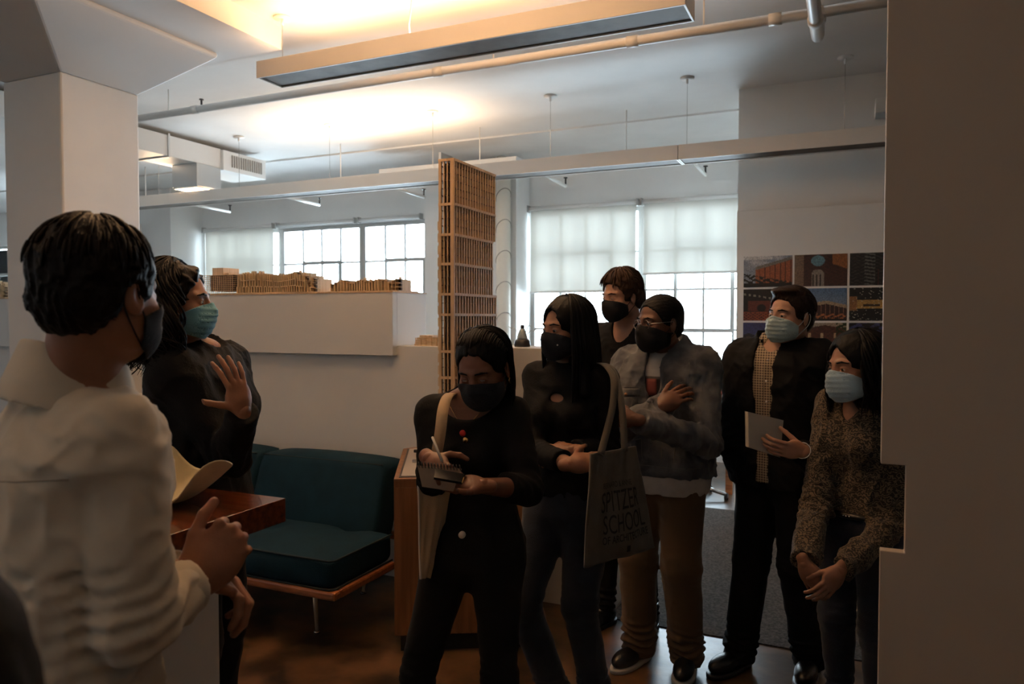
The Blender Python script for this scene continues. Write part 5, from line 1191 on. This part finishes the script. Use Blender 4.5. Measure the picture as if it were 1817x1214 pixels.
# spiral notebook and phone, pencil
nc = [(-1.096, 1.779, 1.191), (-0.984, 1.830, 1.182), (-1.001, 1.809, 1.121), (-1.078, 1.774, 1.134)]
ncv = [V3(*p) for p in nc]; cen = sum(ncv)/4
nb_ = empty('spiral_notebook', tuple(cen), 'spiral notebook with grey brown cover held by the writing woman', 'notebook')
kraft = mat('kraft_cover', (.26, .20, .15), .6, bump=.1); paper = mat('cream_paper', (.60, .54, .42), .7, bump=.2, bs=300)
nb_.rotation_euler = (0, 0, 0)
o, fm = board(nc, .0022, kraft, 'cover', nb_)
nrm = fm(.5, .5, 1)-fm(.5, .5, -1); nrm /= np.linalg.norm(nrm)
bk = [tuple(p-nrm*.008) for p in ncv]; o, _ = board(bk, .011, paper, 'pages', nb_)
bk = [tuple(p-nrm*.016) for p in ncv]; o, _ = board(bk, .0022, dark, 'back_cover', nb_)
upv = (ncv[0]-ncv[3]); upv /= np.linalg.norm(upv)
for i in range(14):
    q = ncv[0]+(ncv[1]-ncv[0])*(i+.5)/14-nrm*.008; bm = bmesh.new(); tube(bm, [tuple(q+nrm*.013*math.cos(a)+upv*(.009*math.sin(a)+.001)) for a in np.linspace(0, 6.283, 14)], .0013, 5); obj('spiral_ring', bm, dark, nb_, True)
pc = [(-1.023, 1.752, 1.190), (-0.951, 1.784, 1.176), (-0.943, 1.754, 1.160), (-1.011, 1.724, 1.173)]
ph = empty('smartphone', tuple(sum(V3(*p) for p in pc)/4), 'dark phone with gold rim resting on the spiral notebook', 'phone')
board(pc, .008, mat('phone_glass', (.01, .01, .011), .08), 'phone_body', ph)
bm = bmesh.new(); tube(bm, [pc[0], pc[1]], .0028, 6); tube(bm, [pc[1], pc[2]], .0028, 6); obj('rim', bm, gold, ph, True)
pn = [(-1.067, 1.812, 1.267), (-1.012, 1.774, 1.205)]
bm = bmesh.new(); tube(bm, [pn[0], tuple(V3(*pn[0])*.08+V3(*pn[1])*.92)], .0038, 8); pen = obj('pencil', bm, mat('pencil_grey', (.45, .42, .38), .4), None, True); props(pen, 'thin pale pencil in the right hand of the writing woman', 'pencil')
obj('tip', C_((tuple(V3(*pn[0])*.08+V3(*pn[1])*.92), pn[1], .0038, .0005), n=8), dark, pen, True)
# cream canvas bag of the writing woman
canvas = cloth('cream_canvas', (.56, .40, .24), bump=.4, bs=300, var=.06)
bc = [(-1.239, 2.013, 1.084), (-1.163, 2.090, 1.061), (-1.236, 2.113, 0.751), (-1.239, 2.024, 0.775)]
bg_ = empty('canvas_bag', tuple(V3(*bc[3])), 'cream canvas bag hanging at the hip of the writing woman', 'bag')
bm, fm = quad_sheet(bc, 16, 20, .018, .006, 2); obj('bag_body', bm, canvas, bg_, True)
bm = bmesh.new(); strap(bm, spline([(-1.205, 2.028, 1.073), (-1.160, 1.985, 1.159), (-1.132, 1.968, 1.250), (-1.140, 2.000, 1.318), (-1.167, 2.077, 1.351), (-1.196, 2.173, 1.348), (-1.233, 2.264, 1.280)]), .034, .003, tuple(RV)); obj('strap', bm, canvas, bg_, True)
bm = bmesh.new(); tube(bm, [tuple(fm(0, v, 1)) for v in np.linspace(0, 1, 14)], .0035, 6); obj('bag_hem', bm, mat('canvas_edge', (.72, .66, .58), .8), bg_, True)
# grey school tote of the tall woman
grey = cloth('grey_canvas', (.092, .081, .068), bump=.4, bs=300, var=.08)
tc4 = [(-0.795, 2.392, 1.144), (-0.673, 2.514, 1.160), (-0.615, 2.550, 0.805), (-0.804, 2.353, 0.768)]
tt = empty('tote_bag', tuple(V3(*tc4[3])), 'grey canvas tote with black lettering hanging from the tall woman', 'bag')
bm, fm = quad_sheet(tc4, 28, 32, .022, .006, 5); obj('bag_body', bm, grey, tt, True)
for pts in ([(-0.764, 2.406, 1.144), (-0.762, 2.476, 1.222), (-0.760, 2.534, 1.303), (-0.781, 2.604, 1.387), (-0.845, 2.687, 1.429), (-0.922, 2.784, 1.424)], [(-0.702, 2.478, 1.148), (-0.721, 2.528, 1.237), (-0.747, 2.574, 1.330), (-0.793, 2.644, 1.408), (-0.858, 2.725, 1.429), (-0.927, 2.814, 1.416)]):
    bm = bmesh.new(); strap(bm, spline(pts), .024, .003, D(1, .3, 0)); obj('strap', bm, grey, tt, True)
ink = mat('black_ink', (.004, .004, .004), .7)
text_on(fm, 'BERNARD & ANNE', .22, .74, .275, .325, ink, tt, shear=.02)
text_on(fm, 'SPITZER', .20, .84, .36, .545, ink, tt); text_on(fm, 'SCHOOL', .24, .90, .575, .745, ink, tt); text_on(fm, 'OF ARCHITECTURE', .23, .92, .765, .835, ink, tt, bold=.012)
text_on(fm, 'I', .56, .605, .885, .945, ink, tt, 'emblem', bold=.12)
# pale book of the man in the black jacket
kc = [(-0.365, 3.041, 1.234), (-0.243, 3.139, 1.196), (-0.253, 3.129, 1.049), (-0.361, 3.038, 1.096)]; kv = [V3(*p) for p in kc]
bo = empty('book', tuple(sum(kv)/4), 'pale grey paperback held by the man in the black jacket', 'book'); cov = mat('pale_cover', (.42, .39, .34), .5)
o, fm = board(kc, .002, cov, 'front_cover', bo); nrm = fm(.5, .5, 1)-fm(.5, .5, -1); nrm /= np.linalg.norm(nrm)
board([tuple(p-nrm*.012) for p in kv], .016, paper, 'pages', bo); board([tuple(p-nrm*.024+(kv[0]-kv[3])*.01) for p in kv], .002, cov, 'back_cover', bo)
